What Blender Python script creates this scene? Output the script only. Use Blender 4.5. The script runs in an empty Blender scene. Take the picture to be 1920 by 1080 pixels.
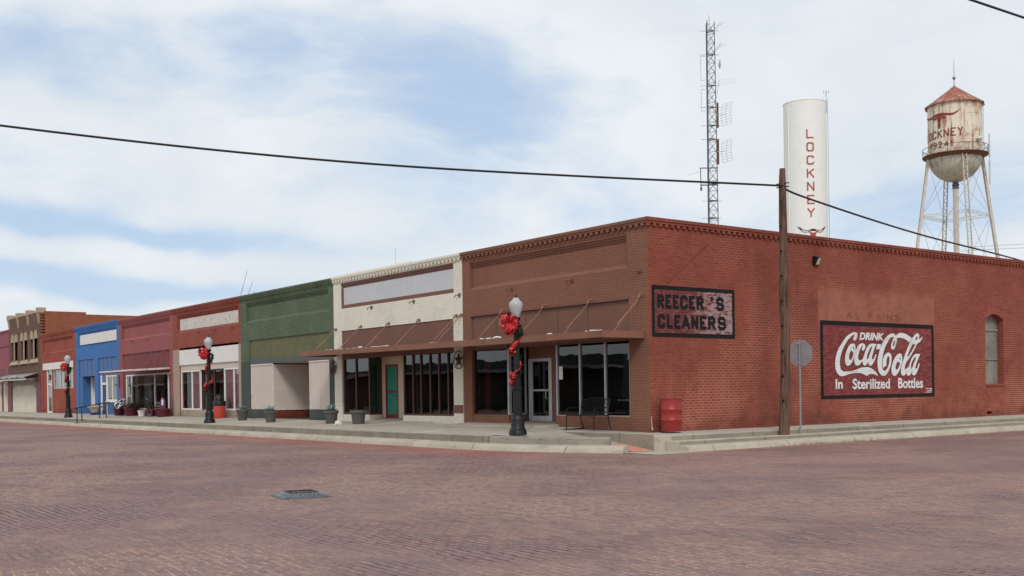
import bpy, math, random
from mathutils import Vector, Matrix
random.seed(7)
S = bpy.context.scene
COL = S.collection

# ------------------------------------------------------------------ camera
EYE = 1.62
cam_d = bpy.data.cameras.new('camera')
cam = bpy.data.objects.new('camera', cam_d)
COL.objects.link(cam)
S.camera = cam
right = Vector((0.603, 0.798, 0)).normalized()
fwd = Vector((-right.y, right.x, 0))
cpos = -30 * fwd - 3.81 * right
cpos.z = EYE
rl = math.radians(0.85)
up = Vector((0, 0, 1))
cx = right * math.cos(rl) - up * math.sin(rl)
cy = right * math.sin(rl) + up * math.cos(rl)
cz = -fwd
m = Matrix(((cx.x, cy.x, cz.x, cpos.x), (cx.y, cy.y, cz.y, cpos.y), (cx.z, cy.z, cz.z, cpos.z), (0, 0, 0, 1)))
cam.matrix_world = m
cam_d.sensor_width = 36
cam_d.lens = 36 * 2033 / 1920
cam_d.shift_y = 193 / 1920
cam_d.clip_start = 0.1
cam_d.clip_end = 5000

# ------------------------------------------------------------------ light
SUN = Vector((0.76, -0.58, 0.85)).normalized()      # direction towards the sun
elev = math.asin(SUN.z)
rot = math.atan2(SUN.x, SUN.y)
sd = bpy.data.lights.new('sun', 'SUN')
sd.energy = 1.5
sd.angle = math.radians(14)
sd.color = (1.0, 0.95, 0.88)
so = bpy.data.objects.new('sun', sd)
COL.objects.link(so)
so.rotation_euler = SUN.to_track_quat('Z', 'Y').to_euler()
S.view_settings.view_transform = 'Standard'
S.view_settings.look = 'None'
S.view_settings.exposure = 0.0
S.view_settings.gamma = 1.0

W = bpy.data.worlds.new('World')
S.world = W
W.use_nodes = True
wt = W.node_tree
wt.nodes.clear()


class NT:
    """small wrapper for writing node trees"""
    def __init__(self, tree):
        self.t = tree

    def n(self, typ, ins=None, **kw):
        nd = self.t.nodes.new(typ)
        for k, v in kw.items():
            setattr(nd, k, v)
        if ins:
            for k, v in ins.items():
                sock = nd.inputs[k]
                if isinstance(v, bpy.types.NodeSocket):
                    self.t.links.new(v, sock)
                else:
                    sock.default_value = v
        return nd

    def math(self, op, a, b=0.0, c=0.0, clamp=False):
        nd = self.n('ShaderNodeMath', {0: a, 1: b, 2: c}, operation=op)
        nd.use_clamp = clamp
        return nd.outputs[0]

    def vmath(self, op, a, b=(0, 0, 0)):
        nd = self.n('ShaderNodeVectorMath', {0: a, 1: b}, operation=op)
        return nd.outputs['Value'] if op in ('DOT_PRODUCT', 'LENGTH') else nd.outputs[0]

    def noise(self, vec, scale, detail=4, rough=0.55, dist=0.0):
        nd = self.n('ShaderNodeTexNoise', {'Vector': vec, 'Scale': scale, 'Detail': detail, 'Roughness': rough, 'Distortion': dist})
        return nd.outputs['Fac']

    def ramp(self, fac, a, b, lo=0.0, hi=1.0, smooth=True):
        nd = self.n('ShaderNodeMapRange', {'Value': fac, 'From Min': a, 'From Max': b, 'To Min': lo, 'To Max': hi})
        if smooth:
            nd.interpolation_type = 'SMOOTHSTEP'
        return nd.outputs[0]

    def mix(self, fac, a, b, mode='MIX'):
        nd = self.n('ShaderNodeMix', data_type='RGBA', blend_type=mode)
        for k, v in ((0, fac), (6, a), (7, b)):
            if isinstance(v, bpy.types.NodeSocket):
                self.t.links.new(v, nd.inputs[k])
            else:
                nd.inputs[k].default_value = v if k == 0 else (tuple(v) + (1,))[:4]
        return nd.outputs[2]

    def xyz(self, vec):
        return self.n('ShaderNodeSeparateXYZ', {0: vec}).outputs

    def comb(self, x, y, z):
        return self.n('ShaderNodeCombineXYZ', {0: x, 1: y, 2: z}).outputs[0]


w = NT(wt)
tc = w.n('ShaderNodeTexCoord').outputs['Generated']
sky = w.n('ShaderNodeTexSky', sky_type='NISHITA', sun_disc=False, sun_elevation=elev, sun_rotation=rot, air_density=1.0, dust_density=0.6, ozone_density=1.3).outputs[0]


def dirpx(px, py):
    u, v = px - 960.0, -(py - 733.0)
    xr = u * math.cos(rl) + v * math.sin(rl)
    yu = -u * math.sin(rl) + v * math.cos(rl)
    return (fwd * 2033 + right * xr + up * yu).normalized()


dx, dy, dz = w.xyz(tc)[0:3]
sv = w.comb(dx, dy, w.math('MULTIPLY', dz, 1.9))
warp = w.n('ShaderNodeTexNoise', {'Vector': sv, 'Scale': 3.2, 'Detail': 3}).outputs['Color']
sv2 = w.vmath('ADD', sv, w.vmath('SCALE', w.vmath('SUBTRACT', warp, (0.5, 0.5, 0.5))))
for nd in wt.nodes:
    if nd.type == 'VECT_MATH' and nd.operation == 'SCALE':
        nd.inputs['Scale'].default_value = 0.22
n1 = w.noise(sv2, 4.6, 7, 0.55)
n2 = w.noise(w.vmath('MULTIPLY', sv2, (1, 1, 1.7)), 11.0, 7, 0.62)
base = w.math('ADD', w.math('MULTIPLY', n1, 0.66), w.math('MULTIPLY', n2, 0.34))
# the openings in the overcast, as directions on the sky: (azimuth/altitude of the opening, size, depth)
open_ = None
for (px, py, sx, sz, amp) in ((700, 130, 0.17, 0.040, 0.11), (170, 130, 0.16, 0.028, 0.26), (520, 70, 0.13, 0.022, 0.14), (850, 255, 0.09, 0.030, 0.15), (1260, 375, 0.20, 0.030, 0.16),
                              (120, 455, 0.19, 0.013, 0.26), (420, 468, 0.12, 0.010, 0.16), (60, 555, 0.24, 0.016, 0.26), (380, 560, 0.18, 0.014, 0.2), (1640, 400, 0.16, 0.03, 0.14), (900, 180, 0.11, 0.04, 0.15), (1000, 70, 0.06, 0.04, 0.10)):
    c = dirpx(px, py)
    e = math.asin(c.z)
    hx = Vector((c.x, c.y, 0)).normalized()
    side = Vector((-hx.y, hx.x, 0))
    a = w.math('DIVIDE', w.vmath('DOT_PRODUCT', sv2, tuple(side)), sx)
    b = w.math('DIVIDE', w.math('SUBTRACT', w.math('DIVIDE', w.xyz(sv2)[2], 1.9), c.z), sz)
    r2 = w.math('ADD', w.math('MULTIPLY', a, a), w.math('MULTIPLY', b, b))
    g = w.math('MULTIPLY', w.math('EXPONENT', w.math('MULTIPLY', r2, -1.0)), amp)
    open_ = g if open_ is None else w.math('ADD', open_, g)
cover = w.ramp(w.math('SUBTRACT', base, w.math('MULTIPLY', open_, 1.0)), 0.15, 0.50)
cover = w.math('ADD', w.math('MULTIPLY', cover, 0.93), 0.05)
tone = w.noise(sv2, 5.5, 5, 0.5)
cloud = w.mix(w.ramp(tone, 0.3, 0.7), (7.45, 8.05, 8.6), (8.5, 8.9, 9.2))
blue = w.mix(0.75, sky, (5.2, 6.7, 8.8))
mixc = w.mix(cover, blue, cloud)
bg = w.n('ShaderNodeBackground', {'Color': mixc, 'Strength': 0.1})
ow = w.n('ShaderNodeOutputWorld', {'Surface': bg.outputs[0]})


# ------------------------------------------------------------------ mesh helpers
class MB:
    def __init__(self):
        self.v = []
        self.f = []

    def face(self, pts):
        i = len(self.v)
        self.v += [tuple(p) for p in pts]
        self.f.append(tuple(range(i, i + len(pts))))
        return self

    def box(self, x0, x1, y0, y1, z0, z1):
        i = len(self.v)
        self.v += [(x0, y0, z0), (x1, y0, z0), (x1, y1, z0), (x0, y1, z0), (x0, y0, z1), (x1, y0, z1), (x1, y1, z1), (x0, y1, z1)]
        self.f += [tuple(i + k for k in q) for q in ((0, 3, 2, 1), (4, 5, 6, 7), (0, 1, 5, 4), (1, 2, 6, 5), (2, 3, 7, 6), (3, 0, 4, 7))]
        return self

    def tube(self, p0, p1, r0, r1=None, n=8, cap=True):
        return self.path([p0, p1], [r0, r0 if r1 is None else r1], n, cap)

    def path(self, pts, r, n=8, cap=True, flat=None):
        pts = [Vector(p) for p in pts]
        rs = r if isinstance(r, (list, tuple)) else [r] * len(pts)
        i = len(self.v)
        ref = None
        for k, p in enumerate(pts):
            t = (pts[min(k + 1, len(pts) - 1)] - pts[max(k - 1, 0)]).normalized()
            if ref is None or abs(ref.dot(t)) > 0.98:
                ref = Vector((0, 0, 1)) if abs(t.z) < 0.9 else Vector((1, 0, 0))
            a = (ref - t * ref.dot(t)).normalized()
            ref = a
            b = t.cross(a)
            for j in range(n):
                q = 2 * math.pi * (j + .5) / n
                self.v.append(tuple(p + (a * math.cos(q) + b * math.sin(q)) * rs[k]))
        for k in range(len(pts) - 1):
            for j in range(n):
                a0 = i + k * n
                self.f.append((a0 + j, a0 + (j + 1) % n, a0 + n + (j + 1) % n, a0 + n + j))
        if cap:
            self.f.append(tuple(i + j for j in reversed(range(n))))
            self.f.append(tuple(i + (len(pts) - 1) * n + j for j in range(n)))
        return self

    def lathe(self, prof, c=(0, 0, 0), n=24, cap=True, a0=0.0, flute=None):
        i = len(self.v)
        for k, (r, z) in enumerate(prof):
            for j in range(n):
                q = a0 + 2 * math.pi * j / n
                rr = r
                if flute and flute[0] <= k <= flute[1] and j % 2:
                    rr = r * 0.9
                self.v.append((c[0] + rr * math.cos(q), c[1] + rr * math.sin(q), c[2] + z))
        for k in range(len(prof) - 1):
            for j in range(n):
                a = i + k * n
                self.f.append((a + j, a + (j + 1) % n, a + n + (j + 1) % n, a + n + j))
        if cap:
            self.f.append(tuple(i + j for j in reversed(range(n))))
            self.f.append(tuple(i + (len(prof) - 1) * n + j for j in range(n)))
        return self

    def prism(self, poly, z0, z1):
        """plan polygon between two heights; z0, z1 numbers or functions of x, y"""
        f0 = z0 if callable(z0) else (lambda x, y: z0)
        f1 = z1 if callable(z1) else (lambda x, y: z1)
        i, n = len(self.v), len(poly)
        self.v += [(x, y, f0(x, y)) for x, y in poly] + [(x, y, f1(x, y)) for x, y in poly]
        self.f.append(tuple(i + j for j in reversed(range(n))))
        self.f.append(tuple(i + n + j for j in range(n)))
        for j in range(n):
            self.f.append((i + j, i + (j + 1) % n, i + n + (j + 1) % n, i + n + j))
        return self

    def wall(self, u0, u1, w0, w1, holes, d0, d1, axis='x'):
        """wall sheet with openings; front at depth d0, back at d1. axis 'x': u is x and depth is y; 'y': u is y and depth is x"""
        P = (lambda u, d, w: (u, d, w)) if axis == 'x' else (lambda u, d, w: (d, u, w))
        us = sorted({u0, u1} | {h[0] for h in holes} | {h[1] for h in holes})
        ws = sorted({w0, w1} | {h[2] for h in holes} | {h[3] for h in holes})
        inh = lambda u, q: (not (u0 < u < u1 and w0 < q < w1)) or any(h[0] < u < h[1] and h[2] < q < h[3] for h in holes)
        for a in range(len(us) - 1):
            for b in range(len(ws) - 1):
                ua, ub, wa, wb = us[a], us[a + 1], ws[b], ws[b + 1]
                um, wm = (ua + ub) / 2, (wa + wb) / 2
                if inh(um, wm):
                    continue
                self.face([P(ua, d0, wa), P(ub, d0, wa), P(ub, d0, wb), P(ua, d0, wb)])
                self.face([P(ub, d1, wa), P(ua, d1, wa), P(ua, d1, wb), P(ub, d1, wb)])
                if inh(ua - 1e-4, wm):
                    self.face([P(ua, d0, wa), P(ua, d0, wb), P(ua, d1, wb), P(ua, d1, wa)])
                if inh(ub + 1e-4, wm):
                    self.face([P(ub, d0, wb), P(ub, d0, wa), P(ub, d1, wa), P(ub, d1, wb)])
                if inh(um, wa - 1e-4):
                    self.face([P(ub, d0, wa), P(ua, d0, wa), P(ua, d1, wa), P(ub, d1, wa)])
                if inh(um, wb + 1e-4):
                    self.face([P(ua, d0, wb), P(ub, d0, wb), P(ub, d1, wb), P(ua, d1, wb)])
        return self

    def build(self, name, mat, parent=None, smooth=False, bevel=0.0, loc=None):
        me = bpy.data.meshes.new(name)
        me.from_pydata(self.v, [], self.f)
        me.update()
        me.materials.append(mat)
        if smooth:
            me.polygons.foreach_set('use_smooth', [True] * len(me.polygons))
            try:
                me.set_sharp_from_angle(angle=math.radians(40))
            except Exception:
                pass
        o = bpy.data.objects.new(name, me)
        COL.objects.link(o)
        if loc:
            o.location = loc
        if parent:
            o.parent = parent
            if parent.type == 'EMPTY' or parent.parent:
                base = parent
                off = Vector((0, 0, 0))
                while base:
                    off += base.location
                    base = base.parent
                if not loc:
                    o.data.transform(Matrix.Translation(-off))
        if bevel:
            b = o.modifiers.new('bevel', 'BEVEL')
            b.width = bevel
            b.segments = 2
            b.limit_method = 'ANGLE'
        return o


def each(name, mat, parent, boxes):
    return [MB().box(*q).build(name, mat, parent) for q in boxes]


def tag(o, label, cat, group=None):
    o['label'] = label
    o['category'] = cat
    if group:
        o['group'] = group
    return o


def thing(name, label, cat, loc=(0, 0, 0), group=None, rz=0.0):
    o = bpy.data.objects.new(name, None)
    COL.objects.link(o)
    o.location = loc
    o.rotation_euler.z = rz
    o.empty_display_size = 0.3
    return tag(o, label, cat, group)


def struct(o):
    o['kind'] = 'structure'
    return o


def dup(root, loc, rz=None, label=None):
    r = root.copy()
    COL.objects.link(r)
    r.location = loc
    if rz is not None:
        r.rotation_euler.z = rz
    if label:
        r['label'] = label
    for ch in list(root.children):
        c = ch.copy()
        COL.objects.link(c)
        c.parent = r
        for g in list(ch.children):
            d = g.copy()
            COL.objects.link(d)
            d.parent = c
    return r


def text2d(body, bbox, mat, place, parent, name='lettering', bold=0.0, shear=0.0, ext=0.004):
    """flat lettering fitted into bbox (u0,u1,w0,w1); place(u,w,d) gives the point in the world"""
    cu = bpy.data.curves.new('font', 'FONT')
    cu.body = body
    cu.size = 1.0
    cu.offset = bold
    cu.shear = shear
    cu.resolution_u = 4
    to = bpy.data.objects.new('font', cu)
    me = bpy.data.meshes.new_from_object(to)
    vs = [v.co.copy() for v in me.vertices]
    fs = [tuple(p.vertices) for p in me.polygons]
    bpy.data.objects.remove(to)
    bpy.data.meshes.remove(me)
    x0, x1 = min(v.x for v in vs), max(v.x for v in vs)
    y0, y1 = min(v.y for v in vs), max(v.y for v in vs)
    mb = MB()
    mb.v = [tuple(place(bbox[0] + (v.x - x0) / (x1 - x0) * (bbox[1] - bbox[0]), bbox[2] + (v.y - y0) / (y1 - y0) * (bbox[3] - bbox[2]), ext)) for v in vs]
    mb.f = fs
    return mb.build(name, mat, parent)


def poly2d(polys, place, ext, offset=0.0):
    """filled outline (first loop) with holes -> MB"""
    cu = bpy.data.curves.new('outline', 'CURVE')
    cu.dimensions = '2D'
    cu.fill_mode = 'FRONT'
    cu.offset = offset
    for p in polys:
        sp = cu.splines.new('POLY')
        sp.points.add(len(p) - 1)
        for q, (a, b) in zip(sp.points, p):
            q.co = (a, b, 0, 1)
        sp.use_cyclic_u = True
    to = bpy.data.objects.new('outline', cu)
    me = bpy.data.meshes.new_from_object(to)
    mb = MB()
    mb.v = [tuple(place(v.co.x, v.co.y, ext)) for v in me.vertices]
    mb.f = [tuple(p.vertices) for p in me.polygons]
    bpy.data.objects.remove(to)
    bpy.data.meshes.remove(me)
    return mb


def join(mbs):
    o = MB()
    for q in mbs:
        i = len(o.v)
        o.v += q.v
        o.f += [tuple(i + k for k in f) for f in q.f]
    return o


# ------------------------------------------------------------------ block letters
lets = {'L': [[(0, 1), (0, 0), (1, 0)]],
        'O': [[(.2, 0), (.8, 0), (1, .15), (1, .85), (.8, 1), (.2, 1), (0, .85), (0, .15), (.2, 0)]],
        'C': [[(1, .8), (1, .88), (.8, 1), (.2, 1), (0, .85), (0, .15), (.2, 0), (.8, 0), (1, .12), (1, .2)]],
        'K': [[(0, 1), (0, 0)], [(1, 1), (.02, .42)], [(.35, .60), (1, 0)]],
        'N': [[(0, 0), (0, 1), (1, 0), (1, 1)]],
        'E': [[(1, 1), (0, 1), (0, 0), (1, 0)], [(0, .5), (.6, .5)]],
        'Y': [[(0, 1), (.5, .5), (1, 1)], [(.5, .5), (.5, 0)]],
        'R': [[(0, 0), (0, 1), (.7, 1), (1, .85), (1, .65), (.7, .5), (0, .5)], [(.5, .5), (1, 0)]],
        'S': [[(1, .82), (.8, 1), (.2, 1), (0, .85), (0, .65), (.2, .53), (.8, .47), (1, .35), (1, .15), (.8, 0), (.2, 0), (0, .18)]],
        'A': [[(0, 0), (.5, 1), (1, 0)], [(.2, .30), (.8, .30)]],
        '7': [[(0, 1), (1, 1), (.35, 0)]],
        '9': [[(1, .6), (.85, .48), (.2, .48), (0, .65), (0, .85), (.2, 1), (.8, 1), (1, .85), (1, .3), (.7, 0), (.3, 0)]],
        '2': [[(0, .8), (.2, 1), (.8, 1), (1, .8), (1, .62), (0, 0), (1, 0)]],
        '4': [[(.75, 0), (.75, 1), (0, .35), (1, .35)]],
        '1': [[(.2, .8), (.55, 1), (.55, 0)]]}
def stroke(ch, u0, w0, W_, H_, sw, place, ext, step=.003):
    """sign painter's block letter made of flat strokes"""
    mbs = MB()
    k_ = 0
    for pl in lets[ch]:
        pts = [Vector((u0 + a * W_, w0 + b_ * H_)) for a, b_ in pl]
        for i in range(len(pts) - 1):
            a, b_ = pts[i], pts[i + 1]
            d = (b_ - a).normalized()
            n_ = Vector((-d.y, d.x)) * sw / 2
            a2, b2 = a - d * sw * .42, b_ + d * sw * .42
            e_ = ext + k_ * step
            mbs.face([place(a2.x + n_.x, a2.y + n_.y, e_), place(a2.x - n_.x, a2.y - n_.y, e_), place(b2.x - n_.x, b2.y - n_.y, e_), place(b2.x + n_.x, b2.y + n_.y, e_)])
            k_ += 1
    return mbs


# ------------------------------------------------------------------ materials
DESAT = 0.15


def lin(r, g, b, k=1.0):
    f = lambda c: ((c / 255 / 12.92) if c / 255 <= 0.04045 else ((c / 255 + 0.055) / 1.055) ** 2.4) * k
    c = (f(r), f(g), f(b))
    l = 0.2126 * c[0] + 0.7152 * c[1] + 0.0722 * c[2]
    return tuple(q * (1 - DESAT) + l * DESAT for q in c)


def newmat(name):
    mt = bpy.data.materials.new(name)
    mt.use_nodes = True
    mt.node_tree.nodes.clear()
    return mt, NT(mt.node_tree)


def finish(t, color, rough, bump=None, bstr=0.3, bdist=0.01, metal=0.0, spec=0.3):
    p = t.n('ShaderNodeBsdfPrincipled', {'Base Color': color if isinstance(color, bpy.types.NodeSocket) else tuple(color) + (1,), 'Roughness': rough, 'Metallic': metal, 'Specular IOR Level': spec})
    if bump is not None:
        b = t.n('ShaderNodeBump', {'Height': bump, 'Strength': bstr, 'Distance': bdist})
        t.t.links.new(b.outputs[0], p.inputs['Normal'])
    t.n('ShaderNodeOutputMaterial', {'Surface': p.outputs[0]})
    return p


def wallco(t):
    pos = t.n('ShaderNodeNewGeometry').outputs['Position']
    x, y, z = t.xyz(pos)[0:3]
    return pos, t.comb(t.math('ADD', x, y), z, 0.0), (x, y, z)


def brick(name, c1, c2, mortar, var=0.5, patch=None, pamt=0.0, ms=0.009, bump=0.5, mort_hi=None, grime=0.35, streak=0.0, rough=0.88, extra=None, bw=0.215, bh=0.077, gain=1.0):
    mt, t = newmat(name)
    pos, uv, (x, y, z) = wallco(t)
    wob = t.n('ShaderNodeTexNoise', {'Vector': pos, 'Scale': 1.3, 'Detail': 2}).outputs['Fac']
    uvw = t.vmath('ADD', uv, t.comb(0.0, t.math('MULTIPLY', t.math('SUBTRACT', wob, 0.5), 0.03), 0.0))
    bt = t.n('ShaderNodeTexBrick', {'Vector': uvw, 'Color1': tuple(c1) + (1,), 'Color2': tuple(c2) + (1,), 'Mortar': tuple(mortar) + (1,), 'Scale': 1.0, 'Mortar Size': ms, 'Mortar Smooth': 0.25, 'Bias': 0.0, 'Brick Width': bw, 'Row Height': bh})
    col, fac = bt.outputs['Color'], bt.outputs['Fac']
    if mort_hi:
        mh = t.ramp(t.noise(pos, 0.9, 5, 0.65), 0.46, 0.66)
        col = t.mix(t.math('MULTIPLY', fac, mh), col, mort_hi)
    big = t.noise(pos, 0.55, 6, 0.62)
    fine = t.noise(pos, 9.0, 4, 0.6)
    k = t.math('ADD', t.ramp(big, 0.3, 0.7, 1 - var * 0.42, 1 + var * 0.30, False), t.ramp(fine, 0.3, 0.7, -var * 0.16, var * 0.16, False))
    if patch:
        pm = t.math('MULTIPLY', t.ramp(t.noise(t.vmath('MULTIPLY', pos, (1, 1, 2.0)), 0.7, 7, 0.7), 0.50, 0.66), pamt)
        col = t.mix(pm, col, patch)
    if extra:
        col = extra(t, col, pos, x, y, z, fac)
    if streak:
        sn = t.noise(t.comb(t.math('MULTIPLY', t.math('ADD', x, y), 5.0), t.math('MULTIPLY', z, 0.45), 0.0), 1.0, 5, 0.6)
        k = t.math('MULTIPLY', k, t.ramp(sn, 0.35, 0.68, 1.0 + streak * 0.15, 1.0 - streak * 0.5))
    if grime:
        g = t.math('MULTIPLY', t.ramp(t.math('ADD', z, t.math('MULTIPLY', t.math('SUBTRACT', big, 0.5), 1.2)), 0.42, 0.95, 1.0, 0.0), grime)
        k = t.math('MULTIPLY', k, t.math('SUBTRACT', 1.0, g))
    k = t.math('MULTIPLY', k, gain)
    col = t.mix(1.0, col, t.n('ShaderNodeCombineColor', {0: k, 1: k, 2: k}).outputs[0], 'MULTIPLY')
    h = t.math('ADD', t.math('SUBTRACT', 1.0, fac), t.math('MULTIPLY', fine, 0.5))
    finish(t, col, rough, h, bump, 0.008, spec=0.2)
    return mt


def paint(name, c, var=0.25, rough=0.6, wear=None, wamt=0.0, wscale=3.0, vert=0.3, metal=0.0, bump=0.15, spec=0.35, streakc=None, samt=0.0):
    mt, t = newmat(name)
    tcx = t.n('ShaderNodeNewGeometry').outputs['Position']
    x, y, z = t.xyz(tcx)[0:3]
    big = t.noise(tcx, 1.2, 5, 0.6)
    fine = t.noise(tcx, 14.0, 4, 0.6)
    k = t.math('ADD', t.ramp(big, 0.3, 0.7, 1 - var * 0.5, 1 + var * 0.4, False), t.ramp(fine, 0.3, 0.7, -var * 0.2, var * 0.2, False))
    col = t.mix(1.0, c, t.n('ShaderNodeCombineColor', {0: k, 1: k, 2: k}).outputs[0], 'MULTIPLY')
    st = t.noise(t.comb(t.math('MULTIPLY', t.math('ADD', x, y), wscale * 2.2), t.math('MULTIPLY', t.math('SUBTRACT', x, y), wscale * 2.2), t.math('MULTIPLY', z, wscale * vert)), 1.0, 6, 0.65)
    if wear:
        col = t.mix(t.math('MULTIPLY', t.ramp(st, 0.52, 0.66), wamt), col, wear)
    if streakc:
        st2 = t.noise(t.vmath('ADD', tcx, (7.3, 3.1, 1.7)), wscale * 0.7, 6, 0.7)
        col = t.mix(t.math('MULTIPLY', t.ramp(st2, 0.5, 0.68), samt), col, streakc)
    finish(t, col, rough, fine, bump, 0.004, metal, spec)
    return mt


def glass(name, tint=(0.5, 0.52, 0.52), wave=0.0):
    mt, t = newmat(name)
    pos = t.n('ShaderNodeNewGeometry').outputs['Position']
    bmp = t.n('ShaderNodeBump', {'Height': t.noise(pos, 0.8, 2, 0.4), 'Strength': 0.14, 'Distance': 0.03}).outputs[0]
    tr = t.n('ShaderNodeBsdfTransparent', {'Color': tuple(tint) + (1,)})
    gl = t.n('ShaderNodeBsdfGlossy', {'Color': (1, 1, 1, 1), 'Roughness': 0.01, 'Normal': bmp})
    fr = t.n('ShaderNodeFresnel', {'IOR': 1.5, 'Normal': bmp}).outputs[0]
    fr = t.math('ADD', t.math('MULTIPLY', fr, 1.3), 0.02, clamp=True)
    mx = t.n('ShaderNodeMixShader', {0: fr, 1: tr.outputs[0], 2: gl.outputs[0]})
    t.n('ShaderNodeOutputMaterial', {'Surface': mx.outputs[0]})
    return mt


def concrete(name, c, joint=None, axis='x', stain=0.5, rough=0.9):
    mt, t = newmat(name)
    pos = t.n('ShaderNodeNewGeometry').outputs['Position']
    x, y, z = t.xyz(pos)[0:3]
    big = t.noise(pos, 0.9, 6, 0.65)
    fine = t.noise(pos, 22.0, 5, 0.7)
    sn = t.noise(t.vmath('MULTIPLY', pos, (1, 1, 3.5)), 2.6, 7, 0.72)
    k = t.math('ADD', t.ramp(big, 0.3, 0.72, 0.80, 1.13, False), t.ramp(fine, 0.3, 0.7, -0.09, 0.09, False))
    k = t.math('MULTIPLY', k, t.ramp(sn, 0.53, 0.68, 1.0, 1.0 - stain * 0.6))
    col = t.mix(1.0, c, t.n('ShaderNodeCombineColor', {0: k, 1: k, 2: k}).outputs[0], 'MULTIPLY')
    warm = t.ramp(t.noise(pos, 0.4, 4, 0.6), 0.4, 0.65)
    col = t.mix(t.math('MULTIPLY', warm, 0.35), col, lin(176, 158, 136, 0.9))
    if joint:
        u = x if axis == 'x' else y
        jn = t.math('ADD', u, t.math('MULTIPLY', t.math('SUBTRACT', fine, 0.5), 0.03))
        fr = t.math('ABSOLUTE', t.math('SUBTRACT', t.math('FRACT', t.math('DIVIDE', jn, joint)), 0.5))
        col = t.mix(t.math('MULTIPLY', t.ramp(fr, 0.5 - 0.018 / joint, 0.5 - 0.006 / joint), 0.75), col, lin(70, 62, 52, 0.8))
    finish(t, col, rough, t.math('ADD', fine, sn), 0.35, 0.01, spec=0.2)
    return mt


def plain(name, c, rough=0.6, metal=0.0, spec=0.35, var=0.12):
    mt, t = newmat(name)
    pos = t.n('ShaderNodeNewGeometry').outputs['Position']
    f = t.noise(pos, 6.0, 5, 0.6)
    k = t.ramp(f, 0.3, 0.7, 1 - var, 1 + var, False)
    col = t.mix(1.0, c, t.n('ShaderNodeCombineColor', {0: k, 1: k, 2: k}).outputs[0], 'MULTIPLY')
    finish(t, col, rough, f, 0.08, 0.004, metal, spec)
    return mt


K = 1.0
M = {}


def side_extra(t, col, pos, x, y, z, fac):
    # faded paint rectangle above the round-lettered sign, and the paler brushed-off zone low on the wall
    n = t.noise(pos, 2.2, 6, 0.7)
    def band(v, a, b, s=0.12):
        return t.math('MULTIPLY', t.ramp(v, a - s, a + s), t.ramp(v, b - s, b + s, 1.0, 0.0))
    g = t.math('MULTIPLY', band(y, 7.5, 14.05, 0.06), band(z, 3.4, 4.75, 0.22))
    g = t.math('MULTIPLY', g, t.ramp(n, 0.3, 0.62, 0.45, 0.85))
    col = t.mix(g, col, lin(164, 98, 78))
    lo = t.math('MULTIPLY', t.ramp(z, 0.5, 2.9, 1.0, 0.0), t.ramp(n, 0.42, 0.64, 0.0, 0.6))
    col = t.mix(lo, col, lin(160, 88, 66))
    dk = t.math('MULTIPLY', band(y, 5.6, 8.0, 0.9), t.ramp(t.noise(t.vmath('MULTIPLY', pos, (1, 1, 0.6)), 1.1, 6, 0.7), 0.42, 0.62, 0.0, 0.40))
    col = t.mix(dk, col, lin(96, 48, 44))
    mh = t.math('MULTIPLY', fac, t.math('MULTIPLY', t.ramp(t.noise(pos, 0.5, 5, 0.6), 0.40, 0.62, 0.05, 0.75), t.ramp(z, 1.0, 5.5, 1.0, 0.45)))
    return t.mix(mh, col, lin(190, 128, 100))


M['brown_brick'] = brick('brown_painted_brick', lin(122, 81, 62), lin(117, 77, 59), lin(101, 66, 51), var=0.22, ms=0.009, bump=0.5, grime=0.15, gain=1.48)
M['side_brick'] = brick('red_brick', lin(150, 70, 54), lin(134, 59, 46), lin(142, 76, 58), var=0.30, patch=lin(150, 84, 64), pamt=0.3, ms=0.011, bump=0.8, extra=side_extra, grime=0.3, gain=1.06)
M['white_brick'] = brick('white_painted_brick', lin(236, 230, 211), lin(231, 224, 206), lin(214, 206, 188), var=0.16, ms=0.008, bump=0.7, grime=0.12, patch=lin(196, 186, 168), pamt=0.25)
M['green_brick'] = brick('green_painted_brick', lin(78, 90, 70), lin(73, 85, 64), lin(54, 68, 52), var=0.4, ms=0.009, bump=0.55, grime=0.2, patch=lin(84, 92, 62), pamt=0.4, gain=1.68)
M['rust_brick'] = brick('rust_red_brick', lin(150, 78, 62), lin(138, 68, 54), lin(112, 56, 46), var=0.4, ms=0.009, bump=0.7, grime=0.2, gain=1.3)
M['pink_brick'] = brick('dusty_rose_painted_brick', lin(148, 82, 84), lin(142, 76, 78), lin(114, 60, 62), var=0.25, ms=0.009, bump=0.7, grime=0.2, gain=1.48)
M['blue_brick'] = brick('blue_painted_brick', lin(58, 108, 168), lin(52, 102, 162), lin(40, 80, 130), var=0.2, ms=0.008, bump=0.6, grime=0.15, gain=1.48)
M['orange_brick'] = brick('orange_brick', lin(176, 98, 64), lin(158, 86, 58), lin(124, 78, 60), var=0.4, ms=0.009, bump=0.6, grime=0.0)
M['redorange_brick'] = brick('worn_red_brick', lin(160, 78, 58), lin(146, 68, 52), lin(118, 62, 50), var=0.45, ms=0.009, bump=0.6, grime=0.2, patch=lin(140, 66, 62), pamt=0.5, gain=1.28)
M['dark_brick'] = brick('dark_brown_brick', lin(104, 74, 62), lin(88, 62, 54), lin(96, 78, 68), var=0.3, ms=0.009, bump=0.6, grime=0.0, gain=1.48)
M['mauve'] = brick('mauve_painted_brick', lin(142, 76, 90), lin(136, 72, 84), lin(110, 58, 68), var=0.25, ms=0.009, bump=0.6, grime=0.2, gain=1.48)
M['beige_brick'] = brick('beige_painted_brick', lin(186, 166, 146), lin(178, 158, 138), lin(142, 122, 104), var=0.25, ms=0.009, bump=0.6, grime=0.25, patch=lin(156, 112, 86), pamt=0.25)
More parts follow.
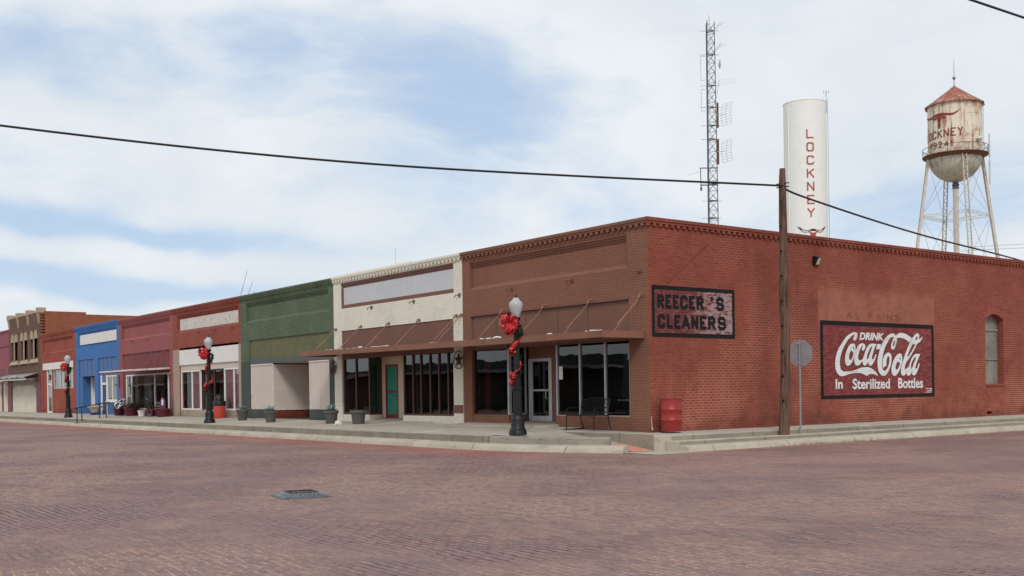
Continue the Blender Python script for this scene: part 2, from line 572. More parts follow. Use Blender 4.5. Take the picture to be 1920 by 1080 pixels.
M['slate_brick'] = brick('slate_painted_brick', lin(84, 92, 88), lin(78, 86, 82), lin(62, 68, 66), var=0.25, ms=0.008, bump=0.5, grime=0.25)
M['brown_paint'] = paint('brown_paint', lin(124, 80, 60), var=0.18, rough=0.55)
M['brown_trim'] = paint('red_brown_trim', lin(122, 76, 60), var=0.2, rough=0.5)
M['fascia_brown'] = paint('weathered_brown_metal', lin(138, 88, 64), var=0.3, rough=0.5, wear=lin(112, 66, 46), wamt=0.5, vert=3)
M['pale_blue'] = brick('pale_blue_grey_paint', lin(204, 206, 210), lin(200, 202, 207), lin(188, 190, 195), var=0.12, ms=0.006, bump=0.5, grime=0.0)
M['white_paint'] = paint('white_paint', lin(228, 224, 218), var=0.12, rough=0.6, wear=lin(180, 168, 156), wamt=0.25)
M['flaked_white'] = paint('flaking_white_paint', lin(214, 206, 198), var=0.15, rough=0.7, wear=lin(176, 132, 112), wamt=0.55, wscale=5, vert=0.8, streakc=lin(170, 128, 110), samt=0.5)
M['cream'] = paint('cream_paint', lin(200, 180, 150), var=0.15, rough=0.6)
M['beige_board'] = paint('beige_board', lin(204, 188, 176), var=0.10, rough=0.75)
M['slate'] = paint('slate_paint', lin(84, 92, 92), var=0.2, rough=0.6)
M['olive_board'] = paint('faded_olive_metal', lin(104, 102, 58), var=0.35, rough=0.6, wear=lin(84, 100, 72), wamt=0.9, wscale=3.5, vert=0.25, streakc=lin(76, 92, 66), samt=0.7)
M['rose_metal'] = paint('rose_corrugated_metal', lin(140, 74, 76), var=0.2, rough=0.5)
M['blue_paint'] = paint('blue_paint', lin(56, 104, 164), var=0.15, rough=0.5)
M['deep_blue'] = paint('deep_blue_paint', lin(28, 60, 124), var=0.15, rough=0.5)
M['maroon'] = paint('maroon_paint', lin(120, 50, 60), var=0.2, rough=0.5)
M['grey_door'] = paint('grey_paint', lin(196, 190, 182), var=0.12, rough=0.6)
M['stone'] = paint('buff_stone', lin(176, 156, 126), var=0.25, rough=0.85, wear=lin(160, 140, 112), wamt=0.5)
M['stucco'] = paint('worn_cream_stucco', lin(220, 210, 192), var=0.2, rough=0.9, wear=lin(184, 168, 144), wamt=0.5, streakc=lin(196, 178, 150), samt=0.5)
M['tin'] = paint('weathered_tin', lin(160, 160, 152), var=0.4, rough=0.5, wear=lin(110, 96, 82), wamt=0.6, metal=0.3)
M['alu'] = plain('aluminium', lin(188, 188, 190), 0.4, 0.3, var=0.1)
M['dark_frame'] = plain('dark_brown_frame', lin(88, 56, 44), 0.45)
M['black'] = plain('black_metal', lin(26, 26, 29), 0.42)
M['black_paint'] = brick('black_painted_brick', lin(36, 36, 38), lin(33, 33, 35), lin(24, 24, 26), var=0.3, ms=0.009, bump=0.7, grime=0.0)
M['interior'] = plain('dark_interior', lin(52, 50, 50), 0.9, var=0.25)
M['int_floor'] = plain('interior_floor', lin(84, 76, 70), 0.8, var=0.3)
M['glass'] = glass('window_glass')
M['glass_clear'] = glass('clear_window_glass', (0.82, 0.84, 0.83))
M['green_cloth'] = plain('green_curtain_cloth', lin(0, 128, 100), 0.9)
M['green_door'] = plain('teal_green_panel', lin(0, 132, 108), 0.6)
M['pink_cloth'] = plain('pink_curtain_cloth', lin(240, 190, 196), 0.9)
M['white_cloth'] = plain('white_curtain_cloth', lin(214, 220, 224), 0.9)
M['red_cloth'] = plain('dark_red_cloth', lin(120, 24, 40), 0.9)
M['paper'] = plain('paper', lin(226, 226, 222), 0.8, var=0.04)
M['roof'] = plain('roof_felt', lin(120, 112, 104), 0.95, var=0.3)
M['red_paint'] = paint('red_drum_paint', lin(160, 38, 36), var=0.3, rough=0.4, wear=lin(150, 38, 34), wamt=0.5, streakc=lin(130, 50, 40), samt=0.3)
M['orange_red'] = paint('orange_red_drum_paint', lin(200, 58, 40), var=0.2, rough=0.4)
M['iron'] = plain('cast_iron_grey', lin(96, 102, 108), 0.6, 0.2, var=0.35)
M['galv'] = paint('galvanised_steel', lin(150, 152, 154), var=0.2, rough=0.45, metal=0.4)
M['wood_pole'] = None
M['pot'] = plain('dark_grey_pot', lin(92, 88, 84), 0.6)
M['soil'] = plain('soil', lin(70, 56, 44), 0.95, var=0.3)
M['agave'] = plain('blue_green_leaf', lin(116, 142, 144), 0.6, var=0.3)
M['fir'] = plain('fir_green', lin(38, 66, 40), 0.7, var=0.4)
M['red_ribbon'] = plain('red_satin_ribbon', lin(202, 26, 38), 0.35, var=0.3, spec=0.5)
M['maroon_pot'] = plain('maroon_plastic', lin(96, 28, 44), 0.5)
M['white_plastic'] = plain('white_plastic', lin(222, 220, 214), 0.5)
M['dry_plant'] = plain('dry_plant', lin(84, 76, 56), 0.9, var=0.5)
M['dry_grass'] = plain('dry_grass_straw', lin(170, 142, 96), 0.9, var=0.4)
M['white_letter'] = brick('white_sign_paint', lin(232, 236, 234), lin(226, 230, 228), lin(206, 204, 202), var=0.10, patch=lin(186, 140, 136), pamt=0.35, ms=0.007, bump=0.5, grime=0.0)
M['mast'] = plain('mast_steel', lin(96, 104, 112), 0.5, 0.3)
M['dish'] = plain('pale_dish_wire', lin(206, 212, 206), 0.5)
M['red_letter'] = plain('red_letter_paint', lin(190, 62, 58), 0.6, var=0.1)
M['red_worn'] = paint('worn_red_letter_paint', lin(140, 50, 44), var=0.3, rough=0.7)
M['tank_white'] = paint('tank_white_paint', lin(236, 236, 232), var=0.07, rough=0.5, vert=0.1)
M['tower_white'] = paint('rust_streaked_white_paint', lin(228, 215, 194), var=0.15, rough=0.6, wear=lin(158, 100, 60), wamt=0.9, wscale=0.75, vert=0.30, streakc=lin(166, 112, 76), samt=0.75)
M['bowl_white'] = paint('grimy_white_paint', lin(196, 188, 174), var=0.3, rough=0.6, wear=lin(120, 110, 98), wamt=0.7, wscale=1.2, vert=0.12, streakc=lin(150, 128, 106), samt=0.6)
M['rust_roof'] = paint('rusty_roof_paint', lin(160, 90, 64), var=0.4, rough=0.7, wear=lin(200, 184, 170), wamt=0.85, wscale=0.6, vert=0.6, streakc=lin(120, 62, 48), samt=0.6)
M['rust'] = plain('rusty_steel', lin(120, 78, 60), 0.8, var=0.4)
M['leg_white'] = paint('chipped_white_steel', lin(214, 206, 194), var=0.2, rough=0.6, wear=lin(150, 106, 84), wamt=0.5, wscale=2.5, vert=0.5)
M['cable'] = plain('black_cable', lin(32, 34, 34), 0.6)
M['concrete'] = concrete('pavement_concrete', lin(182, 172, 157, 1.0), 1.55, 'x', 0.45)
M['kerb'] = concrete('kerb_concrete', lin(184, 174, 156, 1.0), 3.1, 'x', 0.4)
M['step_concrete'] = concrete('step_concrete', lin(186, 177, 162, 1.0), 2.4, 'y', 0.5)
M['kerb_side'] = concrete('kerb_concrete_side', lin(186, 176, 158, 1.0), 3.0, 'y', 0.35)
M['old_concrete'] = concrete('old_concrete', lin(152, 144, 132, 1.0), None, 'x', 0.8)
M['riser'] = concrete('dark_riser_concrete', lin(140, 131, 116, 1.0), 1.55, 'x', 0.6)  # riser concrete, base tone set darker than the treads
M['riser_side'] = concrete('dark_riser_concrete_side', lin(148, 138, 122, 1.0), 2.4, 'y', 0.6)
M['salmon'] = plain('salmon_tactile_tile', lin(206, 132, 108), 0.8)

# utility pole wood
mt, t = newmat('weathered_pole_wood')
tco = t.n('ShaderNodeTexCoord').outputs['Object']
x, y, z = t.xyz(tco)[0:3]
gr_ = t.noise(t.comb(t.math('MULTIPLY', x, 22.0), t.math('MULTIPLY', y, 22.0), t.math('MULTIPLY', z, 1.1)), 1.0, 7, 0.7)
col = t.mix(t.ramp(gr_, 0.3, 0.7), lin(60, 44, 36), lin(128, 98, 80))
col = t.mix(t.ramp(t.noise(tco, 1.6, 4), 0.5, 0.7, 0, 0.5), col, lin(120, 78, 62))
finish(t, col, 0.9, gr_, 0.8, 0.02, spec=0.15)
M['wood_pole'] = mt

# lamp globe: milky prismatic glass
mt, t = newmat('milky_globe')
pb = finish(t, lin(196, 198, 202), 0.2, spec=0.5)
pb.inputs['Transmission Weight'].default_value = 0.25
pb.inputs['Subsurface Weight'].default_value = 0.0
M['globe'] = mt

# painted sign grounds on the side wall
def sign_ground(name, c1, c2, wearc, wy0, wy1, amt):
    def ex(t, col, pos, x, y, z, fac):
        gsc = t.ramp(y, wy0, wy1)
        n = t.noise(t.vmath('MULTIPLY', pos, (1, 1.0, 2.6)), 3.4, 8, 0.75)
        mk = t.math('MULTIPLY', t.ramp(t.math('ADD', n, t.math('MULTIPLY', gsc, 0.10)), 0.52, 0.60), t.ramp(gsc, 0.0, 1.0, amt * 0.25, amt))
        return t.mix(mk, col, wearc)
    return brick(name, c1, c2, lin(104, 50, 50), var=0.3, patch=lin(146, 82, 74), pamt=0.5, ms=0.009, bump=0.5, grime=0.0, extra=ex)


M['coke_ground'] = sign_ground('maroon_sign_paint', lin(140, 52, 54), lin(130, 46, 50), lin(168, 100, 88), -20, 40, 0.5)
M['cleaner_ground'] = sign_ground('faded_maroon_sign_paint', lin(128, 62, 60), lin(118, 52, 54), lin(184, 160, 158), 0.9, 3.2, 0.7)

# brick street
mt, t = newmat('brick_street')
pos = t.n('ShaderNodeNewGeometry').outputs['Position']
x, y, z = t.xyz(pos)[0:3]
wn = t.n('ShaderNodeTexNoise', {'Vector': pos, 'Scale': 0.11, 'Detail': 3}).outputs['Color']
wn2 = t.n('ShaderNodeTexNoise', {'Vector': pos, 'Scale': 1.7, 'Detail': 3}).outputs['Color']
wx, wy, wz = t.xyz(wn)[0:3]
ax, ay, az = t.xyz(wn2)[0:3]
uv = t.comb(t.math('ADD', x, t.math('MULTIPLY', t.math('SUBTRACT', wx, 0.5), 1.2)), t.math('ADD', y, t.math('ADD', t.math('MULTIPLY', t.math('SUBTRACT', wy, 0.5), 1.6), t.math('MULTIPLY', t.math('SUBTRACT', ay, 0.5), 0.09))), 0.0)
bt = t.n('ShaderNodeTexBrick', {'Vector': uv, 'Color1': lin(154, 116, 107, 1) + (1,), 'Color2': lin(118, 96, 94, 1) + (1,), 'Mortar': lin(120, 94, 80, 1) + (1,), 'Scale': 1.0, 'Mortar Size': 0.012, 'Mortar Smooth': 0.2, 'Bias': 0.0, 'Brick Width': 0.25, 'Row Height': 0.105})
col, fac = bt.outputs['Color'], bt.outputs['Fac']
big = t.noise(pos, 0.16, 6, 0.6)
mid = t.noise(pos, 0.9, 6, 0.7)
fine = t.noise(pos, 40.0, 4, 0.7)
col = t.mix(t.math('MULTIPLY', t.ramp(mid, 0.46, 0.66), 0.4), col, lin(150, 108, 96))
col = t.mix(t.math('MULTIPLY', t.ramp(big, 0.42, 0.62), 0.55), col, lin(136, 108, 106))
edge = t.math('MULTIPLY', t.ramp(t.math('ADD', y, t.math('MULTIPLY', t.math('SUBTRACT', mid, 0.5), 1.6)), -6.6, -4.6), t.ramp(x, -2.0, 2.0, 1.0, 0.15))
col = t.mix(t.math('MULTIPLY', edge, 0.65), col, lin(172, 96, 82))
gut = t.math('MULTIPLY', t.ramp(t.math('ADD', x, t.math('MULTIPLY', t.math('SUBTRACT', mid, 0.5), 0.9)), 2.35, 3.0, 1.0, 0.0), t.ramp(y, -2.2, -0.8))
col = t.mix(t.math('MULTIPLY', gut, 0.8), col, lin(176, 138, 112))
# joints: dark gaps in places, sand-filled in others, both broken up
sandy = t.ramp(t.noise(pos, 0.22, 5, 0.65), 0.40, 0.60)
brk = t.noise(t.vmath('MULTIPLY', pos, (3.0, 6.0, 1.0)), 1.5, 6, 0.75)
jf = t.math('MULTIPLY', fac, t.ramp(brk, 0.42, 0.54))
jcol = t.mix(sandy, lin(60, 46, 45), lin(180, 146, 120))
col = t.mix(jf, col, jcol)
spill = t.math('MULTIPLY', t.ramp(t.noise(t.vmath('MULTIPLY', pos, (5.0, 14.0, 1.0)), 1.0, 7, 0.8), 0.56, 0.64), t.ramp(sandy, 0.0, 1.0, 0.25, 0.8))
col = t.mix(t.math('MULTIPLY', spill, 0.7), col, lin(176, 140, 120))
dkf = t.ramp(t.noise(t.vmath('MULTIPLY', pos, (4.0, 17.0, 1.0)), 1.3, 6, 0.8), 0.57, 0.64)
col = t.mix(t.math('MULTIPLY', dkf, 0.42), col, lin(74, 58, 56))
grit = t.noise(pos, 17.0, 5, 0.85)
k = t.math('MULTIPLY', t.ramp(fine, 0.25, 0.75, 0.70, 1.30, False), t.ramp(grit, 0.3, 0.7, 0.70, 1.30, False))
k = t.math('MULTIPLY', k, t.ramp(t.noise(pos, 3.2, 5, 0.7), 0.3, 0.7, 0.92, 1.10, False))
col = t.mix(1.0, col, t.n('ShaderNodeCombineColor', {0: k, 1: k, 2: k}).outputs[0], 'MULTIPLY')
col = t.mix(t.math('MULTIPLY', t.ramp(grit, 0.70, 0.76), 0.6), col, lin(214, 190, 164))
hgt = t.math('ADD', t.math('MULTIPLY', t.math('SUBTRACT', 1.0, fac), 1.0), t.math('ADD', t.math('MULTIPLY', fine, 0.5), t.math('MULTIPLY', t.noise(pos, 5.0, 3, 0.6), 1.2)))
finish(t, col, 0.82, hgt, 0.7, 0.012, spec=0.25)
M['street'] = mt

# ------------------------------------------------------------------ ground, street, pavements
mb = MB()
mb.face([(-2500, -2500, -0.03), (2500, -2500, -0.03), (2500, 2500, -0.03), (-2500, 2500, -0.03)])
struct(mb.build('ground', plain('dry_earth', lin(150, 132, 108), 0.95, var=0.3)))
mb = MB()
mb.face([(-220, -30, 0), (42, -30, 0), (42, -1.2, 0), (-220, -1.2, 0)])
mb.face([(1.0, -1.2, 0), (42, -1.2, 0), (42, 90, 0), (1.0, 90, 0)])
mb.face([(-12, -90, 0), (42, -90, 0), (42, -30, 0), (-12, -30, 0)])
struct(mb.build('road', M['street']))

WB = 0.50                                   # pavement height along the shop fronts
def zwalk(x, y):
    return WB + min(0.0, y) * 0.034
EDGE = [(-5, -3.5), (-2.2, -3.3), (-0.9, -2.98), (0.0, -2.6), (0.72, -2.2)]
mb = MB()
xs = [-120, -2.8]
for (a, b) in ((0.0, 2.6), (-3.5, 0.0)):
    mb.face([(-120, a, zwalk(0, a)), (-2.8, a, zwalk(0, a)), (-2.8, b, zwalk(0, b)), (-120, b, zwalk(0, b))])
mb.face([(-120, -3.5, .38), (-120, -3.5, -.02), (-2.8, -3.5, -.02), (-2.8, -3.5, .38)])
struct(mb.build('sidewalk', M['concrete']))
# low wall of the walk carried round the corner beside the ramp
mb = MB()
out = [(-2.8, -3.5), (-1.9, -3.36), (-0.8, -3.02), (0.05, -2.62), (0.62, -2.28), (0.70, -2.12)]
inn = [(-2.8, -3.15), (-2.0, -3.03), (-0.95, -2.70), (-0.15, -2.32), (0.42, -2.0), (0.58, -1.99)]
mb.prism(out + inn[::-1], 0.0, lambda x, y: 0.375)
struct(mb.build('ramp_wall', M['old_concrete'], bevel=0.03))
# kerb step in front of the walk, rounded nose
def kerb_run(line, h=0.165, w=0.36):
    prof = [(0.0, h + 0.02), (w * .55, h + 0.005), (w * .8, h - 0.012), (w * .93, h - 0.045), (w, h - 0.10), (w + .035, -0.02)]
    mb = MB()
    rows = []
    for i, p in enumerate(line):
        a = Vector(line[max(i - 1, 0)])
        b = Vector(line[min(i + 1, len(line) - 1)])
        d = (b - a).normalized()
        nrm = Vector((d.y, -d.x))
        rows.append([(p[0] + nrm.x * u, p[1] + nrm.y * u, z) for u, z in prof])
    for a, b in zip(rows, rows[1:]):
        for k in range(len(prof) - 1):
            mb.face([a[k], b[k], b[k + 1], a[k + 1]])
    for r in (rows[0], rows[-1]):
        mb.face([(r[0][0], r[0][1], -0.02)] + r)
    return mb
struct(kerb_run([(-120, -3.5), (-5.5, -3.5), (-3.4, -3.46), (-2.0, -3.3), (-0.9, -3.0), (0.1, -2.58), (0.8, -2.2), (1.22, -1.98)], 0.165, 0.42).build('kerb', M['kerb']))
struct(kerb_run([(1.95, -0.95), (1.95, -0.7), (1.95, 90)], 0.15, 0.40).build('kerb_side_street', M['kerb_side']))
# dropped ramp between the low wall and the raised corner
mb = MB()
RX = [(-2.8, None, -3.2), (-1.6, .335, -2.9), (-0.4, .22, -2.45), (0.6, .10, -2.15), (1.15, .022, -2.0), (1.25, .012, -2.3), (2.6, .006, -2.3)]
def zr(x):
    for (xa, za, _), (xb, zb, _) in zip(RX, RX[1:]):
        if xa <= x <= xb:
            za = .42 if za is None else za
            return za + (zb - za) * (x - xa) / (xb - xa)
    return .006
for (xa, za, ya), (xb, zb, yb) in zip(RX, RX[1:]):
    a0, a1 = (zwalk(0, ya) + .001, zwalk(0, -.9) + .001) if za is None else (za, za)
    mb.face([(xa, ya, a0), (xb, yb, zb), (xb, -0.9, zb), (xa, -0.9, a1)])
struct(mb.build('ramp', M['concrete']))
mb = MB()
mb.face([(0.1, -2.1, zr(.1) + .006), (0.6, -2.0, zr(.6) + .006), (1.35, -1.93, zr(1.35) + .006), (1.5, -1.30, zr(1.5) + .006), (0.6, -1.24, zr(.6) + .006), (0.1, -1.22, zr(.1) + .006)])
struct(mb.build('ramp_tactile_strip', M['salmon']))
# raised corner and side walkway with two steps
mb = MB()
def zp(x, y):
    return 0.45 - max(0, x) * 0.055 + (0.035 * max(0, (-x)) / 3 if x < 0 else 0) * (1 if y > -0.6 else .2) - (0.03 if y < -.6 else 0)
mb.prism([(-3.1, -1.15), (1.35, -1.15), (1.54, -1.06), (1.60, -0.85), (1.60, 90), (-3.1, 90)], -0.02, lambda x, y: 0.475 - (0.02 if y < -.9 else 0) - (0.07 if x > 1 else 0))
struct(mb.build('corner_walkway', M['step_concrete'], bevel=0.012))
mb = MB()
mb.box(1.60, 2.02, -1.0, 90, -0.02, 0.265)
struct(mb.build('walkway_step', M['step_concrete'], bevel=0.012))
# thin darker concrete faces on the risers of the walk edge, the raised corner and its step
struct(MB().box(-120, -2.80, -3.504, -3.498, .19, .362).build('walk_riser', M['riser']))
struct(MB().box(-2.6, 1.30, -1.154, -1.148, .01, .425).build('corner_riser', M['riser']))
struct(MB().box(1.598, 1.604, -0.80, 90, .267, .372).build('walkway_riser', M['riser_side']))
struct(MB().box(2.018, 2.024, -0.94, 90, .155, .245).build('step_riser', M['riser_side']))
# sloped aprons at the shop doors
mb = MB()
mb.prism([(-8.9, -0.75), (-4.0, -0.45), (-4.0, 0.74), (-6.55, 0.74), (-8.9, -0.02)], 0.4, lambda x, y: 0.515 + (y + .75) * 0.075)
mb.prism([(-16.3, -0.5), (-9.6, -0.5), (-13.0, 0.6), (-15.7, 0.6)], 0.4, lambda x, y: 0.49 + (y + .5) * 0.13)
struct(mb.build('door_apron', M['concrete']))
mb = MB()
mb.box(-25.6, -22.0, -0.55, -0.02, 0.4, 0.53)
struct(mb.build('door_step', M['old_concrete'], bevel=0.02))

# ------------------------------------------------------------------ shop buildings
ROOF = 6.38
DEPTH = 17.0


def cornice(parent, x0, x1, mat, z=ROOF, front=0.0, tall=True):
    mb = MB()
    mb.box(x0, x1, front - 0.10, front + 0.30, z - 0.09, z)
    mb.box(x0, x1, front - 0.075, front - 0.001, z - 0.155, z - 0.092)
    n = int((x1 - x0) / 0.235)
    st = (x1 - x0) / n
    for i in range(n):
        a = x0 + i * st + 0.04
        mb.box(a, a + st * 0.5, front - 0.07, front - 0.0012, z - 0.235, z - 0.157)
    return mb.build('cornice', mat, parent)


def shell(parent, x0, x1, roof_z=5.75, depth=DEPTH, left=True, right=True):
    mb = MB()
    mb.box(x0 + .26, x1 - .26, 0.36, depth, roof_z - .1, roof_z)
    mb.build('roof', M['roof'], parent)
    mb = MB()
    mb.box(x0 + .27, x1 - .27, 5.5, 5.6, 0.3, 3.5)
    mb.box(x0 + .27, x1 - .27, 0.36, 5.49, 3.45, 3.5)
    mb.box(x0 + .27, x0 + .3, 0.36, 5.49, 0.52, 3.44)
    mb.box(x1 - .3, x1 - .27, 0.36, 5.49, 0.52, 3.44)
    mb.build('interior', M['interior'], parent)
    MB().box(x0 + .31, x1 - .31, 0.36, 5.48, 0.40, 0.518).build('floor', M['int_floor'], parent)


def party(parent, x0, x1, mat, z=ROOF - .05, depth=DEPTH, back=True):
    mb = MB()
    mb.box(x0 + .004, x0 + .26, 0.31, depth, 0.0, z)
    mb.box(x1 - .26, x1 - .004, 0.31, depth, 0.0, z)
    if back:
        mb.box(x0 + .27, x1 - .27, depth - .26, depth, 0, z - .6)
    return mb.build('wall', mat, parent)


def facade(parent, x0, x1, mat, low=(0.63, 0.63), lowz=(0.3, 4.2), panel=(0.44, 0.84), pz=(5.05, 6.05), z=ROOF, pmat=None, steps=3, name='front_wall', corn=True, pd=0.13):
    """brick front with the shop opening below and the stepped recessed panel above"""
    h = [(x0 + low[0], x1 - low[1], lowz[0] - .5, lowz[1])]
    px0, px1 = x0 + panel[0], x1 - panel[1]
    h.append((px0, px1, pz[0], pz[1]))
    mb = MB()
    mb.wall(x0, x1, 0.2, z, h, 0.0, 0.30)
    # recessed panel back, sloping sill, corbelled head
    mb.face([(px0, pd, pz[0] + .12), (px1, pd, pz[0] + .12), (px1, pd, pz[1]), (px0, pd, pz[1])])
    mb.face([(px0, 0.001, pz[0]), (px1, 0.001, pz[0]), (px1, pd, pz[0] + .12), (px0, pd, pz[0] + .12)])
    for k in range(steps):
        mb.box(px0 + .001, px1 - .001, pd * (k + .35) / (steps + .2), pd - .001, pz[1] - .07 * (k + 1), pz[1] - .07 * k - .001)
    mb.build(name, mat, parent)
    if corn:
        cornice(parent, x0, x1, mat, z)


def window(parent, u0, u1, w0, w1, d, mull, fm, gm, axis='x', bar=0.06, rails=(), name='shop_window', depth=0.09, side_bars=True, inset=0.05, low=None):
    """framed glazing; mull = list of u of the uprights, rails = list of heights"""
    P = (lambda a, b, c, e, f, g: (a, b, c, e, f, g)) if axis == 'x' else (lambda a, b, c, e, f, g: (c, e, a, b, f, g))
    mb = MB()
    d1 = d + depth
    lb = bar if low is None else low
    mb.box(*P(u0, u1, d, d1, w0, w0 + lb))
    mb.box(*P(u0, u1, d, d1, w1 - bar, w1))
    if side_bars:
        mb.box(*P(u0, u0 + bar, d, d1, w0 + lb + .001, w1 - bar - .001))
        mb.box(*P(u1 - bar, u1, d, d1, w0 + lb + .001, w1 - bar - .001))
    for q in mull:
        mb.box(*P(q - bar / 2, q + bar / 2, d + .002, d1, w0 + lb + .001, w1 - bar - .001))
    for q in rails:
        mb.box(*P(u0 + bar, u1 - bar, d + .012, d1 - .01, q - .03, q + .03))
    fr = mb.build(name, fm, parent)
    g = MB()
    dm = d + inset
    if axis == 'x':
        g.face([(u0 + .01, dm, w0 + .01), (u1 - .01, dm, w0 + .01), (u1 - .01, dm, w1 - .01), (u0 + .01, dm, w1 - .01)])
    else:
        g.face([(dm, u0 + .01, w0 + .01), (dm, u1 - .01, w0 + .01), (dm, u1 - .01, w1 - .01), (dm, u0 + .01, w1 - .01)])
    g.build('pane', gm, fr)
    return fr


def curtain(parent, u0, u1, w0, w1, d, mat, waves=9, amp=0.04, axis='x', name='curtain'):
    mb = MB()
    n = waves * 6
    pts = [(u0 + (u1 - u0) * i / n, d + amp * math.sin(2 * math.pi * waves * i / n) + .5 * amp * math.sin(1.7 * i)) for i in range(n + 1)]
    for a, b in zip(pts, pts[1:]):
        q = [(a[0], a[1], w0), (b[0], b[1], w0), (b[0], b[1], w1), (a[0], a[1], w1)]
        mb.face(q if axis == 'x' else [(y_, x_, z_) for x_, y_, z_ in q])
    return mb.build(name, mat, parent, smooth=True)


def hooks(parent, xs, z, y=0.0, name='anchor_plate'):
    for q in xs:
        mb = MB()
        mb.lathe([(0.075, 0), (0.075, .02), (.03, .03)], n=10)
        mb.v = [(q + a, y - c - .002, z + b) for a, b, c in mb.v]
        mb.path([(q - .02, y - .03, z), (q - .06, y - .10, z), (q - .12, y - .13, z - .03), (q - .13, y - .12, z - .09)], 0.016, 6)
        mb.build(name, M['rust'], parent)


sideP = lambda u, w, d: (d, u, w)

# ---- corner shop, brown front and red side wall
b = thing('corner_shop', 'corner brick shop with brown painted front and long red side wall', 'building', (0, 0, 0.4))
facade(b, -9.06, 0.0, M['brown_brick'], low=(0.50, 0.80), panel=(0.44, 0.84))
LEN = 34.0
mb = MB()
mb.wall(0.0015, LEN, 0.1, ROOF, [(17.42, 18.72, 1.62, 4.27), (17.45, 17.85, 0.49, 0.60)], 0.0012, -0.40, axis='y')
# segmental arch head over the blocked window
arc = [(17.42 + 1.30 * i / 12, 4.05 + 0.20 * math.sin(math.pi * i / 12)) for i in range(13)]
for i in range(12):          # spandrels leave an arched head
    (a, za), (c, zc) = arc[i], arc[i + 1]
    mb.face([(0.0012, a, za), (0.0012, c, zc), (0.0012, c, 4.272), (0.0012, a, 4.272)])
    mb.face([(0.0012, a, za), (0.0012, c, zc), (-0.40, c, zc), (-0.40, a, za)])
mb.build('side_wall', M['side_brick'], b)
mb = MB()
cw = MB()
y0 = -0.10
mb.box(0.0015, 0.10, -0.0985, LEN, ROOF - .09, ROOF - .001)
mb.box(0.0015, 0.075, -0.075, LEN, ROOF - .155, ROOF - .092)
n = int(LEN / 0.235)
for i in range(n):
    a = -0.07 + i * 0.235
    mb.box(0.0016, 0.07, a, a + .12, ROOF - .235, ROOF - .157)
mb.build('cornice', M['side_brick'], b)
shell(b, -9.06, 0, depth=LEN)
party(b, -9.06, 0 - .31, M['roof'], depth=LEN)
# fascia board above the canopy
MB().box(-8.55, -0.81, 0.05, 0.10, 3.0, 4.18).build('fascia_board', M['brown_paint'], b)
MB().box(-8.60, -0.78, -0.03, 0.045, 4.16, 4.215).build('fascia_rail', M['brown_paint'], b)
each('board_joint', M['dark_frame'], b, [(q, q + .012, 0.044, 0.0495, 3.05, 4.15) for q in (-7.2, -5.6, -4.0, -2.6)])
# glazing
MB().wall(-8.555, -6.555, 0.2, 0.84, [], 0.03, 0.26).wall(0.04, 0.85, 0.2, 0.84, [], -6.556, -6.75, axis='y').build('bulkhead', M['brown_brick'], b)
MB().wall(-4.14, -0.805, 0.2, 0.84, [], 0.03, 0.26).build('bulkhead', M['brown_brick'], b)
window(b, -8.55, -6.62, 0.842, 3.12, 0.06, [], M['dark_frame'], M['glass'], bar=0.03, side_bars=True, low=0.025)
MB().box(-6.619, -6.55, 0.05, 0.16, 0.842, 3.2).build('mullion', M['alu'], b)
window(b, 0.10, 0.80, 0.842, 3.12, -6.56, [], M['alu'], M['glass'], axis='y', bar=0.05, name='return_window', depth=-0.08, inset=-.04)
window(b, -4.14, -0.82, 0.842, 3.12, 0.06, [-3.04, -1.91], M['alu'], M['glass'], bar=0.055, low=0.02)
MB().box(-4.20, -4.15, .165, .77, .5, 3.2).build('partition', M['interior'], b)
MB().box(-1.86, -0.86, 0.5, 0.9, 1.28, 1.33).build('display_shelf', M['white_paint'], b)
dr = MB()
dr.box(-6.42, -6.32, 0.76, 0.86, 0.63, 2.66)
dr.box(-5.32, -5.22, 0.76, 0.86, 0.63, 2.66)
dr.box(-6.319, -5.321, 0.76, 0.86, 2.56, 2.66)
dr.box(-6.319, -5.321, 0.78, 0.84, 0.63, 0.80)
dr.box(-6.319, -6.24, 0.78, 0.84, 0.802, 2.558)
dr.box(-5.40, -5.321, 0.78, 0.84, 0.802, 2.558)
dr.box(-6.239, -5.401, 0.78, 0.84, 1.60, 1.66)
d_ = dr.build('door', M['alu'], b)
g = MB().face([(-6.24, .81, .8), (-5.40, .81, .8), (-5.40, .81, 2.56), (-6.24, .81, 2.56)])
g.build('door_pane', M['glass'], d_)
MB().path([(-5.45, .75, 1.35), (-5.45, .70, 1.38), (-5.45, .70, 1.62), (-5.45, .75, 1.65)], .014, 6).build('handle', M['alu'], d_)
mb = MB()
mb.box(-6.42, -5.22, 0.78, 0.84, 2.662, 3.3)
mb.box(-5.219, -4.14, 0.78, 0.84, 0.5, 3.3)
mb.build('transom_panel', M['brown_paint'], b)
MB().box(-6.95, -4.0, 0.10, 1.0, 3.25, 3.3).build('entry_ceiling', M['brown_paint'], b)
MB().box(-4.05, -3.87, 0.10, 0.102, 1.95, 2.35).build('paper_notice', M['paper'], b)
MB().box(-8.3, -7.95, .35, .38, .9, 3.0).build('red_drape', M['red_cloth'], b)
hooks(b, [-6.24, -3.23, -0.31], 4.92)
